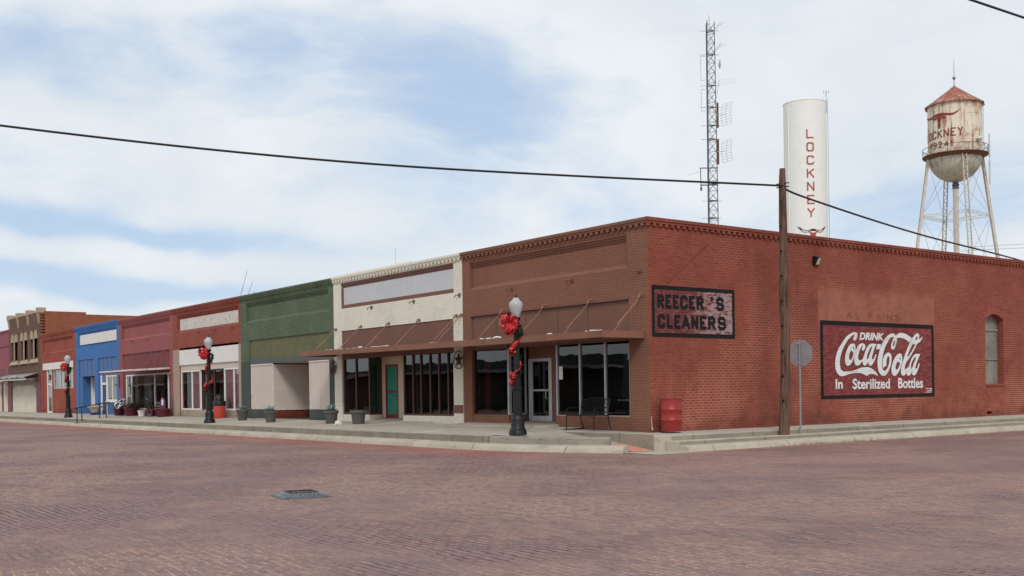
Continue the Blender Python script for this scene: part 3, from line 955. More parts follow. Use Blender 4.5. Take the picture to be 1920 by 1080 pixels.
# blocked side window
mb = MB()
mb.box(-0.360, -0.320, 17.42, 18.72, 3.3, 4.5)
mb.box(-0.300, -0.260, 17.42, 18.72, 1.62, 2.52)
mb.box(-0.290, -0.250, 17.42, 18.70, 2.56, 3.62)
mb.box(-0.310, -0.270, 17.42, 18.72, 3.70, 4.26)
mb.box(-0.310, -0.220, 17.42, 18.72, 2.521, 2.559)
mb.box(-0.310, -0.210, 17.42, 18.72, 3.621, 3.699)
bw = mb.build('boarded_window', paint('grey_weathered_board', lin(140, 132, 124), var=0.5, rough=0.9, wear=lin(98, 92, 88), wamt=0.7, wscale=4, vert=0.6), b)
mb = MB()
for i in range(5):
    mb.box(0.003, 0.035, 17.40 + i * .27, 17.40 + i * .27 + .255, 1.54, 1.612)
mb.build('window_sill', M['side_brick'], bw)
mb = MB()
for i in range(12):
    (a, za), (c, zc) = arc[i], arc[i + 1]
    mb.face([(0.004, a, za), (0.004, c, zc), (0.004, c + (c - 18.07) * .18, zc + .24), (0.004, a + (a - 18.07) * .18, za + .24)])
mb.build('window_arch', M['redorange_brick'], bw)
# fill between opening head and arch is open in the photo: the arch rises above the square opening


def border(u0, u1, w0, w1, bx, bt, bb, d):
    mb = MB()
    mb.box(d - .004, d, u0, u1, w1 - bt, w1)
    mb.box(d - .004, d, u0, u1, w0, w0 + bb)
    mb.box(d - .004, d, u0, u0 + bx, w0 + bb + .0005, w1 - bt - .0005)
    mb.box(d - .004, d, u1 - bx, u1, w0 + bb + .0005, w1 - bt - .0005)
    return mb


def signplate(u0, u1, w0, w1, mat, lab):
    mb = MB()
    mb.box(0.002, 0.005, u0, u1, w0, w1)
    o = mb.build('painted_sign', mat, b)
    o['label'] = lab
    return o


sp = signplate(0.14, 3.51, 3.09, 4.49, M['cleaner_ground'], 'faded maroon wall sign with black block letters')
border(0.12, 3.53, 3.07, 4.51, 0.11, 0.115, 0.115, 0.0095).build('sign_border', M['black_paint'], sp)
def spaced(words, z0, z1, mat, par, bold, ext=0.0085, shear=0.0):
    for body, u0, u1 in words:
        text2d(body, (u0, u1, z0, z1), mat, sideP, par, bold=bold, ext=ext, shear=shear)
parts = [stroke(ch, u0 + .045, 3.915, u1 - u0 - .09, .30, .10, sideP, .0085, .0003) for ch, u0, u1 in (('R', .34, .60), ('E', .66, .89), ('E', .95, 1.19), ('C', 1.25, 1.54), ('E', 1.60, 1.85), ('R', 1.91, 2.20), ('S', 2.74, 3.06))]
parts.append(MB().face([(.0086, 2.50, 4.27), (.0086, 2.61, 4.27), (.0086, 2.59, 4.15), (.0086, 2.53, 4.12)]))
join(parts).build('lettering', M['black_paint'], sp)
parts = [stroke(ch, u0 + .045, 3.355, u1 - u0 - .09, .30, .10, sideP, .0085, .0003) for ch, u0, u1 in (('C', .35, .63), ('L', .70, .94), ('E', 1.00, 1.25), ('A', 1.29, 1.63), ('N', 1.68, 1.97), ('E', 2.04, 2.30), ('R', 2.38, 2.69), ('S', 2.79, 3.13))]
join(parts).build('lettering', M['black_paint'], sp)

sp = signplate(7.58, 13.96, 1.24, 3.70, M['coke_ground'], 'large maroon wall sign with white script lettering and black border')
border(7.56, 13.98, 1.21, 3.73, 0.14, 0.14, 0.11, 0.0095).build('sign_border', M['black_paint'], sp)
SCRIPT = [[[(9.37,3.1),(9.46,3.15),(9.51,3.23),(9.52,3.3),(9.51,3.35),(9.44,3.38),(9.33,3.38),(9.21,3.36),(9.08,3.31),(8.93,3.23),(8.78,3.11),(8.64,2.98),(8.5,2.84),(8.41,2.7),(8.35,2.57),(8.32,2.44),(8.31,2.32),(8.32,2.21),(8.36,2.11),(8.42,2.03),(8.51,1.97),(8.61,1.94),(8.72,1.94),(8.83,1.96),(9.01,2.0),(9.19,2.02),(9.38,2.04),(9.57,2.04),(9.73,2.03),(9.86,1.99),(9.95,1.96),(10.0,1.94),(10.04,1.96),(10.11,1.99),(10.25,2.01),(10.39,2.0),(10.5,1.98),(10.58,1.95),(10.63,1.93),(10.59,1.99),(10.5,2.08),(10.39,2.14),(10.28,2.19),(10.17,2.22),(10.03,2.24),(9.87,2.23),(9.71,2.22),(9.52,2.18),(9.36,2.14),(9.19,2.11),(9.04,2.1),(8.88,2.09),(8.75,2.09),(8.66,2.13),(8.6,2.17),(8.57,2.25),(8.55,2.35),(8.56,2.46),(8.59,2.56),(8.63,2.65),(8.7,2.78),(8.79,2.91),(8.9,3.03),(9.01,3.13),(9.12,3.2),(9.22,3.26),(9.3,3.29),(9.35,3.31),(9.37,3.29),(9.33,3.25),(9.3,3.2),(9.29,3.16),(9.32,3.11)]],[[(8.98,2.27),(8.9,2.29),(8.85,2.36),(8.83,2.46),(8.84,2.58),(8.88,2.69),(8.95,2.81),(9.03,2.92),(9.12,2.98),(9.22,3.01),(9.31,3.01),(9.38,2.98),(9.4,2.91),(9.41,2.84),(9.42,2.77),(9.39,2.73),(9.35,2.66),(9.31,2.56),(9.26,2.47),(9.19,2.37),(9.09,2.3)],[(9.08,2.46),(9.05,2.51),(9.05,2.59),(9.08,2.67),(9.13,2.75),(9.18,2.79),(9.22,2.74),(9.29,2.71),(9.27,2.64),(9.23,2.56),(9.16,2.48)],[(9.29,2.91),(9.33,2.88),(9.34,2.81),(9.29,2.84),(9.27,2.88)]],[[(9.8,2.77),(9.88,2.81),(9.94,2.88),(9.94,2.94),(9.9,3.0),(9.82,3.03),(9.73,3.03),(9.62,2.99),(9.51,2.91),(9.42,2.79),(9.35,2.66),(9.32,2.55),(9.32,2.43),(9.36,2.34),(9.43,2.29),(9.49,2.28),(9.59,2.3),(9.68,2.37),(9.78,2.44),(9.8,2.51),(9.74,2.48),(9.66,2.46),(9.59,2.46),(9.54,2.5),(9.53,2.56),(9.56,2.66),(9.61,2.76),(9.68,2.86),(9.75,2.93),(9.8,2.96),(9.83,2.95),(9.78,2.91),(9.75,2.86),(9.75,2.8)]],[[(10.56,3.02),(10.47,3.01),(10.38,3.03),(10.27,3.02),(10.16,2.99),(10.06,2.92),(9.98,2.83),(9.91,2.72),(9.85,2.6),(9.8,2.52),(9.77,2.44),(9.79,2.35),(9.84,2.29),(9.9,2.28),(9.98,2.31),(10.05,2.38),(10.08,2.4),(10.1,2.34),(10.16,2.29),(10.23,2.28),(10.31,2.32),(10.4,2.41),(10.47,2.49),(10.53,2.59),(10.56,2.67),(10.5,2.66),(10.46,2.6),(10.4,2.52),(10.33,2.49),(10.29,2.51),(10.3,2.57),(10.36,2.7),(10.43,2.84),(10.51,2.95)],[(10.03,2.49),(10.01,2.55),(10.05,2.65),(10.12,2.76),(10.2,2.86),(10.28,2.93),(10.33,2.93),(10.28,2.83),(10.21,2.72),(10.14,2.6),(10.09,2.52),(10.05,2.49)]],[[(10.59,3.01),(10.82,3.01),(10.77,2.84),(10.54,2.83)]],[[(10.91,2.19),(10.89,2.27),(10.89,2.39),(10.92,2.51),(10.99,2.62),(11.07,2.69),(11.17,2.73),(11.27,2.73),(11.36,2.7),(11.41,2.61),(11.42,2.49),(11.39,2.38),(11.33,2.24),(11.24,2.12),(11.14,2.01),(11.03,1.95),(10.91,1.94),(10.8,1.97),(10.71,2.04),(10.64,2.14),(10.61,2.26),(10.6,2.39),(10.62,2.52),(10.67,2.67),(10.74,2.82),(10.84,2.97),(10.96,3.12),(11.09,3.24),(11.23,3.32),(11.38,3.37),(11.51,3.39),(11.61,3.36),(11.68,3.31),(11.81,3.38),(11.95,3.42),(12.1,3.41),(12.28,3.38),(12.45,3.32),(12.63,3.25),(12.47,3.09),(12.33,3.16),(12.15,3.22),(11.98,3.24),(11.83,3.24),(11.74,3.22),(11.74,3.14),(11.7,3.04),(11.64,2.92),(11.56,2.84),(11.49,2.83),(11.42,2.86),(11.39,2.91),(11.4,3.01),(11.46,3.12),(11.53,3.22),(11.57,3.26),(11.5,3.27),(11.46,3.26),(11.34,3.22),(11.23,3.11),(11.11,2.99),(11.02,2.86),(10.95,2.71),(10.89,2.56),(10.86,2.41),(10.85,2.29),(10.88,2.19),(10.93,2.12),(11.02,2.11),(11.12,2.16),(11.21,2.26),(11.27,2.38),(11.29,2.49),(11.28,2.58),(11.23,2.61),(11.17,2.58),(11.13,2.49),(11.11,2.39),(11.11,2.28),(11.01,2.26)],[(11.59,3.14),(11.61,3.13),(11.61,3.05),(11.57,2.97),(11.52,2.94),(11.5,2.97),(11.52,3.05),(11.56,3.12)]],[[(11.54,1.94),(11.46,1.97),(11.4,2.06),(11.39,2.17),(11.43,2.29),(11.5,2.43),(11.6,2.56),(11.73,2.66),(11.86,2.71),(11.97,2.7),(12.02,2.65),(12.04,2.57),(12.04,2.48),(12.05,2.44),(12.02,2.4),(11.98,2.33),(11.92,2.21),(11.83,2.09),(11.71,1.99),(11.61,1.94)],[(11.68,2.14),(11.63,2.19),(11.64,2.28),(11.7,2.37),(11.77,2.45),(11.81,2.41),(11.9,2.38),(11.88,2.31),(11.82,2.23),(11.75,2.16)],[(11.89,2.58),(11.93,2.56),(11.94,2.48),(11.92,2.48),(11.87,2.53)]],[[(12.03,1.95),(11.96,2.01),(11.94,2.11),(11.97,2.23),(12.01,2.34),(12.08,2.45),(12.14,2.57),(12.23,2.72),(12.35,2.89),(12.49,3.08),(12.63,3.23),(12.78,3.35),(12.9,3.41),(12.99,3.42),(13.07,3.38),(13.08,3.31),(13.05,3.22),(12.92,3.04),(12.8,2.88),(12.61,2.69),(12.43,2.53),(12.28,2.41),(12.2,2.31),(12.17,2.23),(12.19,2.16),(12.27,2.18),(12.36,2.26),(12.37,2.18),(12.3,2.09),(12.24,2.0),(12.15,1.96),(12.09,1.95)],[(12.34,2.59),(12.36,2.66),(12.45,2.79),(12.59,2.95),(12.71,3.08),(12.84,3.22),(12.93,3.31),(12.98,3.3),(12.94,3.2),(12.83,3.03),(12.68,2.86),(12.52,2.71),(12.4,2.61)]],[[(12.77,3.19),(12.92,3.19),(13.08,3.22),(13.2,3.27),(13.3,3.32),(13.24,3.23),(13.13,3.13),(12.98,3.06),(12.83,3.03),(12.68,3.04),(12.73,3.11)]],[[(13.13,2.71),(13.0,2.7),(12.93,2.71),(12.79,2.69),(12.67,2.62),(12.56,2.5),(12.47,2.36),(12.41,2.24),(12.35,2.18),(12.29,2.09),(12.28,2.02),(12.33,1.95),(12.42,1.94),(12.51,1.98),(12.6,2.06),(12.61,2.0),(12.65,1.96),(12.74,1.95),(12.83,1.99),(12.94,2.11),(13.02,2.23),(13.09,2.37),(13.02,2.37),(12.98,2.3),(12.9,2.2),(12.84,2.18),(12.8,2.2),(12.83,2.28),(12.9,2.4),(13.01,2.55)],[(12.56,2.18),(12.54,2.3),(12.61,2.42),(12.7,2.52),(12.79,2.59),(12.86,2.58),(12.82,2.5),(12.72,2.38),(12.65,2.26),(12.59,2.18)]]]
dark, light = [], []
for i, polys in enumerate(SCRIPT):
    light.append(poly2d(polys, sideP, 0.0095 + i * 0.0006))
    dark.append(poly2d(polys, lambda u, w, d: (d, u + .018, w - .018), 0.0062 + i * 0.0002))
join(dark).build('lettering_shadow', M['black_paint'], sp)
join(light).build('script_lettering', M['white_letter'], sp)
text2d('DRINK', (9.62, 11.00, 3.135, 3.385), M['white_letter'], sideP, sp, bold=0.045, shear=0.22, ext=0.0095)
text2d('In', (8.32, 8.69, 1.53, 1.85), M['white_letter'], sideP, sp, bold=0.024, ext=0.0095)
text2d('Sterilized', (9.22, 11.30, 1.51, 1.86), M['white_letter'], sideP, sp, bold=0.024, ext=0.0095)
text2d('Bottles', (11.78, 13.27, 1.51, 1.87), M['white_letter'], sideP, sp, bold=0.024, ext=0.0095)
mb = MB()
for u0, u1, q in ((13.44, 13.60, 1.485), (13.64, 13.84, 1.485), (13.53, 13.68, 1.425), (13.70, 13.84, 1.425), (13.40, 13.44, 1.36), (13.48, 13.78, 1.365)):
    mb.box(0.006, 0.0095, u0, u1, q - .011, q + .011)
mb.build('signature_mark', M['white_letter'], sp)
gm = brick('ghost_letter_paint', lin(150, 78, 56), lin(142, 70, 52), lin(150, 90, 68), var=0.8, ms=0.011, bump=0.6, grime=0.0)
gs = signplate(8.9, 8.92, 3.80, 3.805, gm, 'ghost lettering faded on the brick above the large sign')
gs.name = 'faded_sign'
for body, u0, u1 in (('A', 8.93, 9.26), ('L', 9.45, 9.68), ('R', 10.12, 10.42), ('A', 10.52, 10.86), ('I', 10.96, 11.04), ('N', 11.16, 11.50), ('S', 11.64, 11.96)):
    text2d(body, (u0, u1, 3.82, 4.04), gm, sideP, gs, bold=0.02, ext=0.003)

# cracks stepping through the brick courses, and a run of white paint at the corner
def crack(pts):
    mb = MB()
    for (a, b_), (c, d) in zip(pts, pts[1:]):
        w_ = .006
        mb.face([(.0035, a, b_ - w_), (.0035, c, d - w_), (.0035, c + .002, d + w_), (.0035, a + .002, b_ + w_)] if abs(c - a) > abs(d - b_) else [(.0034, a - w_, b_), (.0034, a + w_, b_), (.0034, c + w_, d), (.0034, c - w_, d)])
    mb.build('crack', M['crack'], b)
M['crack'] = plain('crack_shadow', lin(112, 55, 46), .95)
def stair(y0, z0, n, dy, dz):
    pts = [(y0, z0)]
    for i in range(n):
        y0 += dy
        pts.append((y0, z0))
        z0 += dz
        pts.append((y0, z0))
    return pts
crack(stair(.75, 4.62, 16, .108, .077))
crack(stair(17.9, 4.6, 9, -.05, .077)[:12] + stair(17.6, 5.06, 7, -.11, .077))
MB().face([(.0036, .02, .86), (.0036, .05, .86), (.0036, .075, .62), (.0036, .11, .48), (.0036, .05, .47), (.0036, .045, .62)]).build('paint_drip', M['flaked_white'], b)

# ---- white shop
b = thing('white_shop', 'white painted brick shop with pale blue sign panel and teal door', 'building', (-13.7, 0, 0.4))
x0, x1 = -18.44, -9.062
mb = MB()
mb.wall(x0, x1, 0.2, ROOF, [(-17.80, -9.64, 0.0, 4.16), (-17.80, -9.60, 5.06, 6.10)], 0.0, 0.30)
mb.box(-9.64 + .002, x1 - .001, -0.03, -0.001, 0.2, 3.0)
mb.build('front_wall', M['white_brick'], b)
cornice(b, x0, x1, M['white_brick'])
mb = MB()
mb.box(x0, -12.5, 0.0, 0.28, ROOF + .001, ROOF + .07)
mb.build('parapet_cap', M['white_brick'], b)
mb = MB()
for k in range(3):
    mb.box(-17.799, -9.601, 0.02 + .03 * k, 0.14, 6.10 - .065 * (k + 1), 6.10 - .065 * k - .002)
mb.box(-17.799, -17.66, 0.03, 0.14, 5.21, 5.902)
mb.box(-17.799, -9.601, 0.03, 0.14, 5.06, 5.208)
mb.build('sign_surround', M['brown_trim'], b)
MB().box(-17.66, -9.601, 0.06, 0.14, 5.21, 5.902).build('sign_panel', M['pale_blue'], b)
MB().box(-17.79, -9.645, 0.03, 0.08, 3.0, 4.155).build('fascia_board', M['brown_trim'], b)
MB().box(-9.66, -9.063, -0.045, -0.031, 0.88, 1.16).build('paint_band', M['brown_trim'], b)
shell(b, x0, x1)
party(b, x0, x1, M['roof'])
MB().wall(-17.79, -15.67, 0.2, 0.77, [], 0.03, 0.26).wall(0.04, 0.6, 0.2, 0.77, [], -15.671, -15.85, axis='y').build('bulkhead', M['white_brick'], b)
MB().wall(-13.12, -9.65, 0.2, 0.77, [], 0.03, 0.26).build('bulkhead', M['white_brick'], b)
window(b, -17.78, -15.66, 0.772, 3.12, 0.06, [-16.76], M['dark_frame'], M['glass'], bar=0.07)
window(b, 0.12, 0.60, 0.772, 3.12, -15.66, [], M['dark_frame'], M['glass'], axis='y', bar=0.05, name='return_window', depth=-0.08, inset=-.04)
window(b, -13.12, -9.65, 0.772, 3.12, 0.06, [-12.46, -11.92, -11.30, -10.72, -10.13], M['dark_frame'], M['glass'], bar=0.06)
MB().box(-13.18, -13.13, .16, .61, .5, 3.2).build('partition', M['interior'], b)
curtain(b, 0.15, 0.62, 0.8, 3.1, -15.85, M['green_cloth'], 4, 0.02, axis='y')
dr = MB()
dr.box(-15.36, -15.29, 0.60, 0.70, 0.63, 2.72)
dr.box(-14.50, -14.43, 0.60, 0.70, 0.63, 2.72)
dr.box(-15.289, -14.501, 0.60, 0.70, 2.65, 2.72)
dr.box(-15.289, -14.501, 0.62, 0.68, 0.63, 0.78)
dr.box(-15.289, -14.501, 0.62, 0.68, 1.62, 1.69)
d_ = dr.build('door', paint('dark_red_door_paint', lin(140, 34, 44), rough=0.5), b)
MB().box(-15.288, -14.502, 0.64, 0.67, 0.781, 1.618).build('door_panel', M['green_door'], d_)
MB().box(-15.288, -14.502, 0.64, 0.67, 1.691, 2.648).build('door_panel', M['green_door'], d_)
MB().path([(-14.55, .60, 1.5), (-14.55, .56, 1.5), (-14.62, .56, 1.5)], .014, 6).build('handle', M['black'], d_)
each('door_surround', M['cream'], b, [(-15.66, -15.361, 0.62, 0.72, 0.55, 3.3), (-14.429, -13.12, 0.62, 0.72, 0.55, 3.3)])
MB().box(-15.36, -14.43, 0.64, 0.72, 2.722, 3.3).build('transom_panel', M['cream'], b)
MB().box(-15.9, -13.0, 0.10, 0.9, 3.2, 3.25).build('entry_ceiling', M['cream'], b)
hooks(b, [-15.29, -12.2, -9.23], 4.95)
# lacy garden border and flowers behind the left glass
mb = MB()
for i in range(9):
    a = -16.7 + i * .1
    mb.tube((a, .35, .80), (a + .12, .35, 1.1), .008, n=4)
    mb.tube((a + .12, .35, .80), (a, .35, 1.1), .008, n=4)
mb.build('lattice', M['white_paint'], b)

# ---- green shop
b = thing('green_shop', 'dark green brick shop with boarded beige windows', 'building', (-23.2, 0, 0.4))
x0, x1 = -27.95, -18.442
facade(b, x0, x1, M['green_brick'], low=(0.95, 0.42), panel=(0.66, 0.46))
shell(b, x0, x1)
party(b, x0, x1, M['roof'])
MB().box(-27.0, -18.87, 0.06, 0.12, 3.32, 4.195).build('fascia_board', M['olive_board'], b)
mb = MB()
mb.box(-27.0, -18.87, 0.04, 0.14, 3.06, 3.318)
mb.build('lintel', M['slate'], b)
each('painted_pier', M['slate_brick'], b, [(x0 - .0005, -26.995, -0.012, -0.001, 0.2, 3.2), (-18.87, x1 - .002, -0.012, -0.001, 0.2, 3.05)])
each('window_board', M['beige_board'], b, [(-26.86, -24.5, 0.05, 0.09, 0.94, 3.02), (-20.80, -18.875, 0.05, 0.09, 0.96, 2.98), (-24.49, -24.45, 0.07, 2.3, 0.96, 3.0), (-24.44, -20.81, 2.3, 2.34, 0.5, 3.04)])
each('board_trim', M['flaked_white'], b, [(-26.90, -24.5, 0.02, 0.07, 2.98, 3.05), (-20.82, -18.88, 0.02, 0.07, 2.98, 3.04), (-24.53, -24.44, 0.035, 0.08, 0.95, 2.978), (-19.84, -19.80, 0.035, 0.048, 0.98, 2.978), (-20.82, -20.78, 0.035, 0.05, 0.96, 2.978), (-26.90, -26.84, 0.035, 0.08, 0.95, 2.978), (-24.448, -24.41, 0.1, 2.2, 0.90, 0.958)])
MB().box(-24.48, -20.8, 0.14, 2.32, 3.05, 3.10).build('entry_ceiling', M['beige_board'], b)
MB().wall(-27.0, -24.46, 0.2, 0.93, [], 0.035, 0.2).build('bulkhead', M['slate_brick'], b)
MB().wall(-20.84, -18.87, 0.2, 0.95, [], 0.035, 0.2).build('bulkhead', M['slate_brick'], b)
mb = MB()
mb.wall(0.04, 2.3, 0.3, 0.90, [], -24.452, -24.6, axis='y')
mb.build('exposed_brick', brick('exposed_red_brick', lin(150, 62, 46), lin(136, 54, 42), lin(96, 60, 50), var=0.5, patch=lin(58, 74, 58), pamt=0.9, bump=0.7), b)

# ---- red shop with white sign boards
b = thing('red_shop', 'rust red brick shop with flaking white sign panel and beige base', 'building', (-32.5, 0, 0.4))
x0, x1 = -37.2, -27.952
facade(b, x0, x1, M['rust_brick'], low=(0.95, 0.28), panel=(0.66, 0.26))
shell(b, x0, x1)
party(b, x0, x1, M['roof'])
MB().box(-36.3, -28.25, 0.085, 0.118, 5.16, 5.76).build('sign_panel', M['flaked_white'], b)
MB().box(-36.24, -28.2, -0.01, 0.06, 3.27, 4.08).build('fascia_board', M['white_paint'], b)
MB().box(-36.24, -28.235, 0.06, 0.12, 2.96, 3.268).build('lintel', M['beige_board'], b)
mb = MB()
each('painted_pier', M['beige_brick'], b, [(x0 + .001, -36.252, -0.014, -0.001, 0.2, 4.13), (-28.231, x1 - .001, -0.014, -0.001, 0.2, 4.1)])
mb.wall(-36.25, -28.235, 0.2, 0.87, [], 0.03, 0.25)
mb.build('base_wall', M['beige_brick'], b)
window(b, -36.24, -33.45, 0.875, 2.96, 0.06, [-34.65], M['white_paint'], M['glass_clear'], bar=0.07)
window(b, -30.25, -28.24, 0.875, 2.96, 0.06, [-29.05], M['white_paint'], M['glass_clear'], bar=0.07)
window(b, -33.449, -30.251, 0.875, 2.96, 0.20, [-31.9], M['dark_frame'], M['glass'], bar=0.06)
curtain(b, -35.9, -34.9, 0.9, 2.95, 0.28, M['white_cloth'], 5, .03)
curtain(b, -34.6, -33.5, 0.9, 2.95, 0.18, M['pink_cloth'], 6, .03)
curtain(b, -30.2, -29.1, 0.9, 2.95, 0.18, M['pink_cloth'], 6, .03)
curtain(b, -29.0, -28.3, 0.9, 2.95, 0.18, M['pink_cloth'], 4, .03)
curtain(b, -31.8, -30.4, 0.9, 2.95, 0.42, M['red_cloth'], 7, .04)
MB().box(-35.95, -35.45, .30, .33, .95, 1.38).build('paper_notice', M['paper'], b)
hooks(b, [-33.3, -31.2, -28.8], 4.95)

# ---- rose pink shop
b = thing('pink_shop', 'dusty rose painted brick shop with ribbed metal above its windows', 'building', (-41.9, 0, 0.4))
x0, x1 = -46.66, -37.202
facade(b, x0, x1, M['pink_brick'], low=(0.60, 0.50), panel=(0.52, 0.46))
shell(b, x0, x1)
party(b, x0, x1, M['roof'])
mb = MB()
mb.box(-46.05, -37.71, 0.08, 0.12, 3.15, 4.195)
for i in range(34):
    a = -46.04 + i * .245
    mb.box(a, a + .09, 0.05, 0.079, 3.16, 4.19)
mb.build('ribbed_fascia', M['rose_metal'], b)
mb = MB()
mb.box(-46.055, -37.705, 0.05, 0.13, 2.94, 3.149)
mb.wall(-46.055, -37.705, 0.2, 0.84, [], 0.03, 0.25)
mb.build('bulkhead', M['maroon'], b)
window(b, -45.6, -37.71, 0.842, 2.94, 0.06, [-44.6, -40.5, -38.25], M['white_paint'], M['glass'], bar=0.09)
MB().box(-46.05, -45.61, 0.06, 0.2, 0.842, 2.938).build('jamb', M['maroon'], b)
curtain(b, -44.8, -44.2, 0.9, 2.9, 0.35, M['white_cloth'], 3, .03)
curtain(b, -43.9, -42.6, 0.9, 2.9, 0.6, M['white_cloth'], 4, .03)
curtain(b, -38.9, -37.9, 1.1, 2.9, 0.7, M['white_cloth'], 4, .03)
hooks(b, [-44.0, -41.3], 4.95)

# ---- blue shop
b = thing('blue_shop', 'bright blue painted shop with white sign panel and two narrow doors', 'building', (-51.4, 0, 0.4))
x0, x1 = -56.2, -46.662
mb = MB()
mb.wall(x0, x1, 0.2, ROOF + .04, [(-55.5, -47.14, 5.0, 6.05), (-55.5, -51.85, 0.0, 4.15), (-51.1, -47.2, 0.0, 4.15)], 0.0, 0.30)
mb.face([(-55.5, .12, 5.0), (-47.14, .12, 5.0), (-47.14, .12, 6.05), (-55.5, .12, 6.05)])
for k in range(3):
    mb.box(-55.499, -47.141, 0.02 + .035 * k, 0.119, 6.05 - .06 * (k + 1), 6.05 - .06 * k - .002)
mb.build('front_wall', M['blue_brick'], b)
cornice(b, x0, x1, M['blue_brick'], ROOF + .04)
shell(b, x0, x1)
party(b, x0, x1, M['roof'])
MB().box(-55.36, -47.18, 0.06, 0.115, 5.18, 5.84).build('sign_panel', M['white_paint'], b)
mb = MB()
mb.box(-55.49, -51.86, 0.06, 0.12, 3.02, 4.145)
mb.box(-51.09, -47.21, 0.06, 0.12, 3.02, 4.145)
for q in (-54.6, -53.7, -52.8, -50.2, -49.3, -48.4):
    mb.box(q - .03, q + .03, 0.045, 0.0595, 3.03, 4.14)
mb.box(-51.09, -50.72, 0.06, 0.12, 0.4, 3.018)
mb.box(-49.40, -47.21, 0.06, 0.14, 0.3, 1.34)
mb.box(-50.45, -49.55, 0.07, 0.13, 2.55, 3.018)
mb.build('blue_panelling', M['blue_paint'], b)
mb = MB()
mb.box(-55.49, -54.85, 0.05, 0.9, 0.4, 3.018)
mb.build('entry_wall', M['blue_paint'], b)
mb = MB()
mb.box(-54.849, -54.55, 0.6, 0.9, 0.4, 3.0)
mb.build('door_jamb', M['white_paint'], b)
mb = MB()
mb.box(-54.549, -51.86, 0.85, 0.9, 0.45, 1.75)
d_ = mb.build('door', M['grey_door'], b)
MB().box(-54.549, -51.86, 0.86, 0.9, 1.752, 3.0).build('door_pane', M['deep_blue'], d_)
mb = MB()
mb.box(-50.71, -50.46, 0.04, 0.14, 0.4, 3.01)
mb.box(-49.549, -49.41, 0.04, 0.14, 0.4, 3.01)
mb.box(-50.459, -49.55, 0.04, 0.14, 2.40, 2.549)
d_ = mb.build('door_frame', M['white_paint'], b)
mb = MB()
mb.box(-50.459, -49.55, 0.09, 0.13, 0.45, 2.398)
q = mb.build('door', M['deep_blue'], b)
MB().tube((-49.7, 0.06, 1.45), (-49.7, 0.09, 1.45), .04, n=8).build('handle', M['alu'], q)
window(b, -49.39, -47.22, 1.36, 3.0, 0.05, [-48.3], M['white_paint'], M['glass_clear'], bar=0.10)
curtain(b, -49.3, -48.3, 1.4, 2.95, 0.45, M['green_cloth'], 5, .03)
MB().box(-49.45, -47.15, -0.06, 0.05, 1.27, 1.358).build('window_sill', M['white_paint'], b)

# ---- plain brick shop
b = thing('brick_shop', 'worn red brick shop with low white lintel, left of the blue shop', 'building', (-60.9, 0, 0.4))
x0, x1 = -65.6, -56.202
mb = MB()
facade(b, x0, x1, M['redorange_brick'], low=(0.50, 0.68), panel=(0.48, 0.70), pz=(4.9, 6.0), z=ROOF + .03)
shell(b, x0, x1)
party(b, x0, x1, M['roof'])
MB().box(-65.08, -56.89, 0.0, 0.10, 3.70, 4.195).build('lintel', M['white_paint'], b)
mb = MB()
mb.wall(-65.09, -64.25, 0.2, 3.69, [], 0.06, 0.25)
mb.wall(-62.75, -56.89, 0.2, 3.69, [(-62.4, -56.95, 2.28, 3.66)], 0.06, 0.25)
mb.build('infill_wall', M['redorange_brick'], b)
mb = MB()
mb.box(-64.24, -64.05, 0.08, 0.2, 0.5, 3.68)
mb.box(-62.95, -62.76, 0.08, 0.2, 0.5, 3.68)
mb.box(-64.049, -62.951, 0.08, 0.2, 2.55, 2.68)
mb.box(-64.049, -62.951, 0.08, 0.2, 0.5, 0.62)
d_ = mb.build('door', M['white_paint'], b)
MB().box(-64.049, -62.951, 0.13, 0.15, 0.621, 3.679).build('door_pane', M['glass'], d_)
window(b, -62.4, -56.95, 2.28, 3.66, 0.10, [-60.6, -59.7, -58.2], M['grey_door'], M['glass_clear'], bar=0.07)
MB().box(-62.3, -57.0, 0.40, 0.42, 2.3, 3.6).build('blind', M['white_cloth'], b)
hooks(b, [-63.4, -60.2, -57.0], 4.9)

# ---- two storey building
b = thing('two_storey_building', 'two storey dark brick building with stone crenels and arched windows', 'building', (-70.7, 0, 0.4))
x0, x1 = -76.0, -65.602
T = 8.18
holes, mids = [], []
for c in (-73.95, -70.75, -67.6):
    holes.append((c - 1.12, c - 0.14, 4.70, 6.20))
    holes.append((c + 0.14, c + 1.12, 4.70, 6.20))
mb = MB()
mb.wall(x0, x1, 0.2, T, holes + [(-75.2, -67.1, 0.0, 3.3)], 0.0, 0.30)
mb.build('front_wall', M['dark_brick'], b)
for c in (-73.95, -70.75, -67.6):
    mb = MB()
    for (a, e) in ((c - 1.12, c - .14), (c + .14, c + 1.12)):
        n = 10
        cx_, r = (a + e) / 2, (e - a) / 2
        top = [(cx_ - r * math.cos(math.pi * i / n), 6.20 + r * 1.35 * math.sin(math.pi * i / n)) for i in range(n + 1)]
        for p, q in zip(top, top[1:]):
            mb.face([(p[0], -.05, 6.2), (q[0], -.05, 6.2), (q[0], -.05, q[1]), (p[0], -.05, p[1])])
            mb.face([(p[0], -.05, p[1]), (q[0], -.05, q[1]), (q[0], 0, q[1]), (p[0], 0, p[1])])
    mb.box(c - .14, c + .14, -.04, .2, 4.70, 6.2)
    mb.face([(c - 1.35, -.16, 4.35), (c + 1.35, -.16, 4.35), (c + 1.1, .05, 4.72), (c - 1.1, .05, 4.72)])
    mb.face([(c - 1.35, -.16, 4.35), (c + 1.35, -.16, 4.35), (c + 1.35, 0, 4.30), (c - 1.35, 0, 4.30)])
    for s in (-1, 1):
        mb.face([(c + s * 1.35, -.16, 4.35), (c + s * 1.1, .05, 4.72), (c + s * 1.35, 0, 4.3)])
    mb.build('window_surround', M['stone'], b)
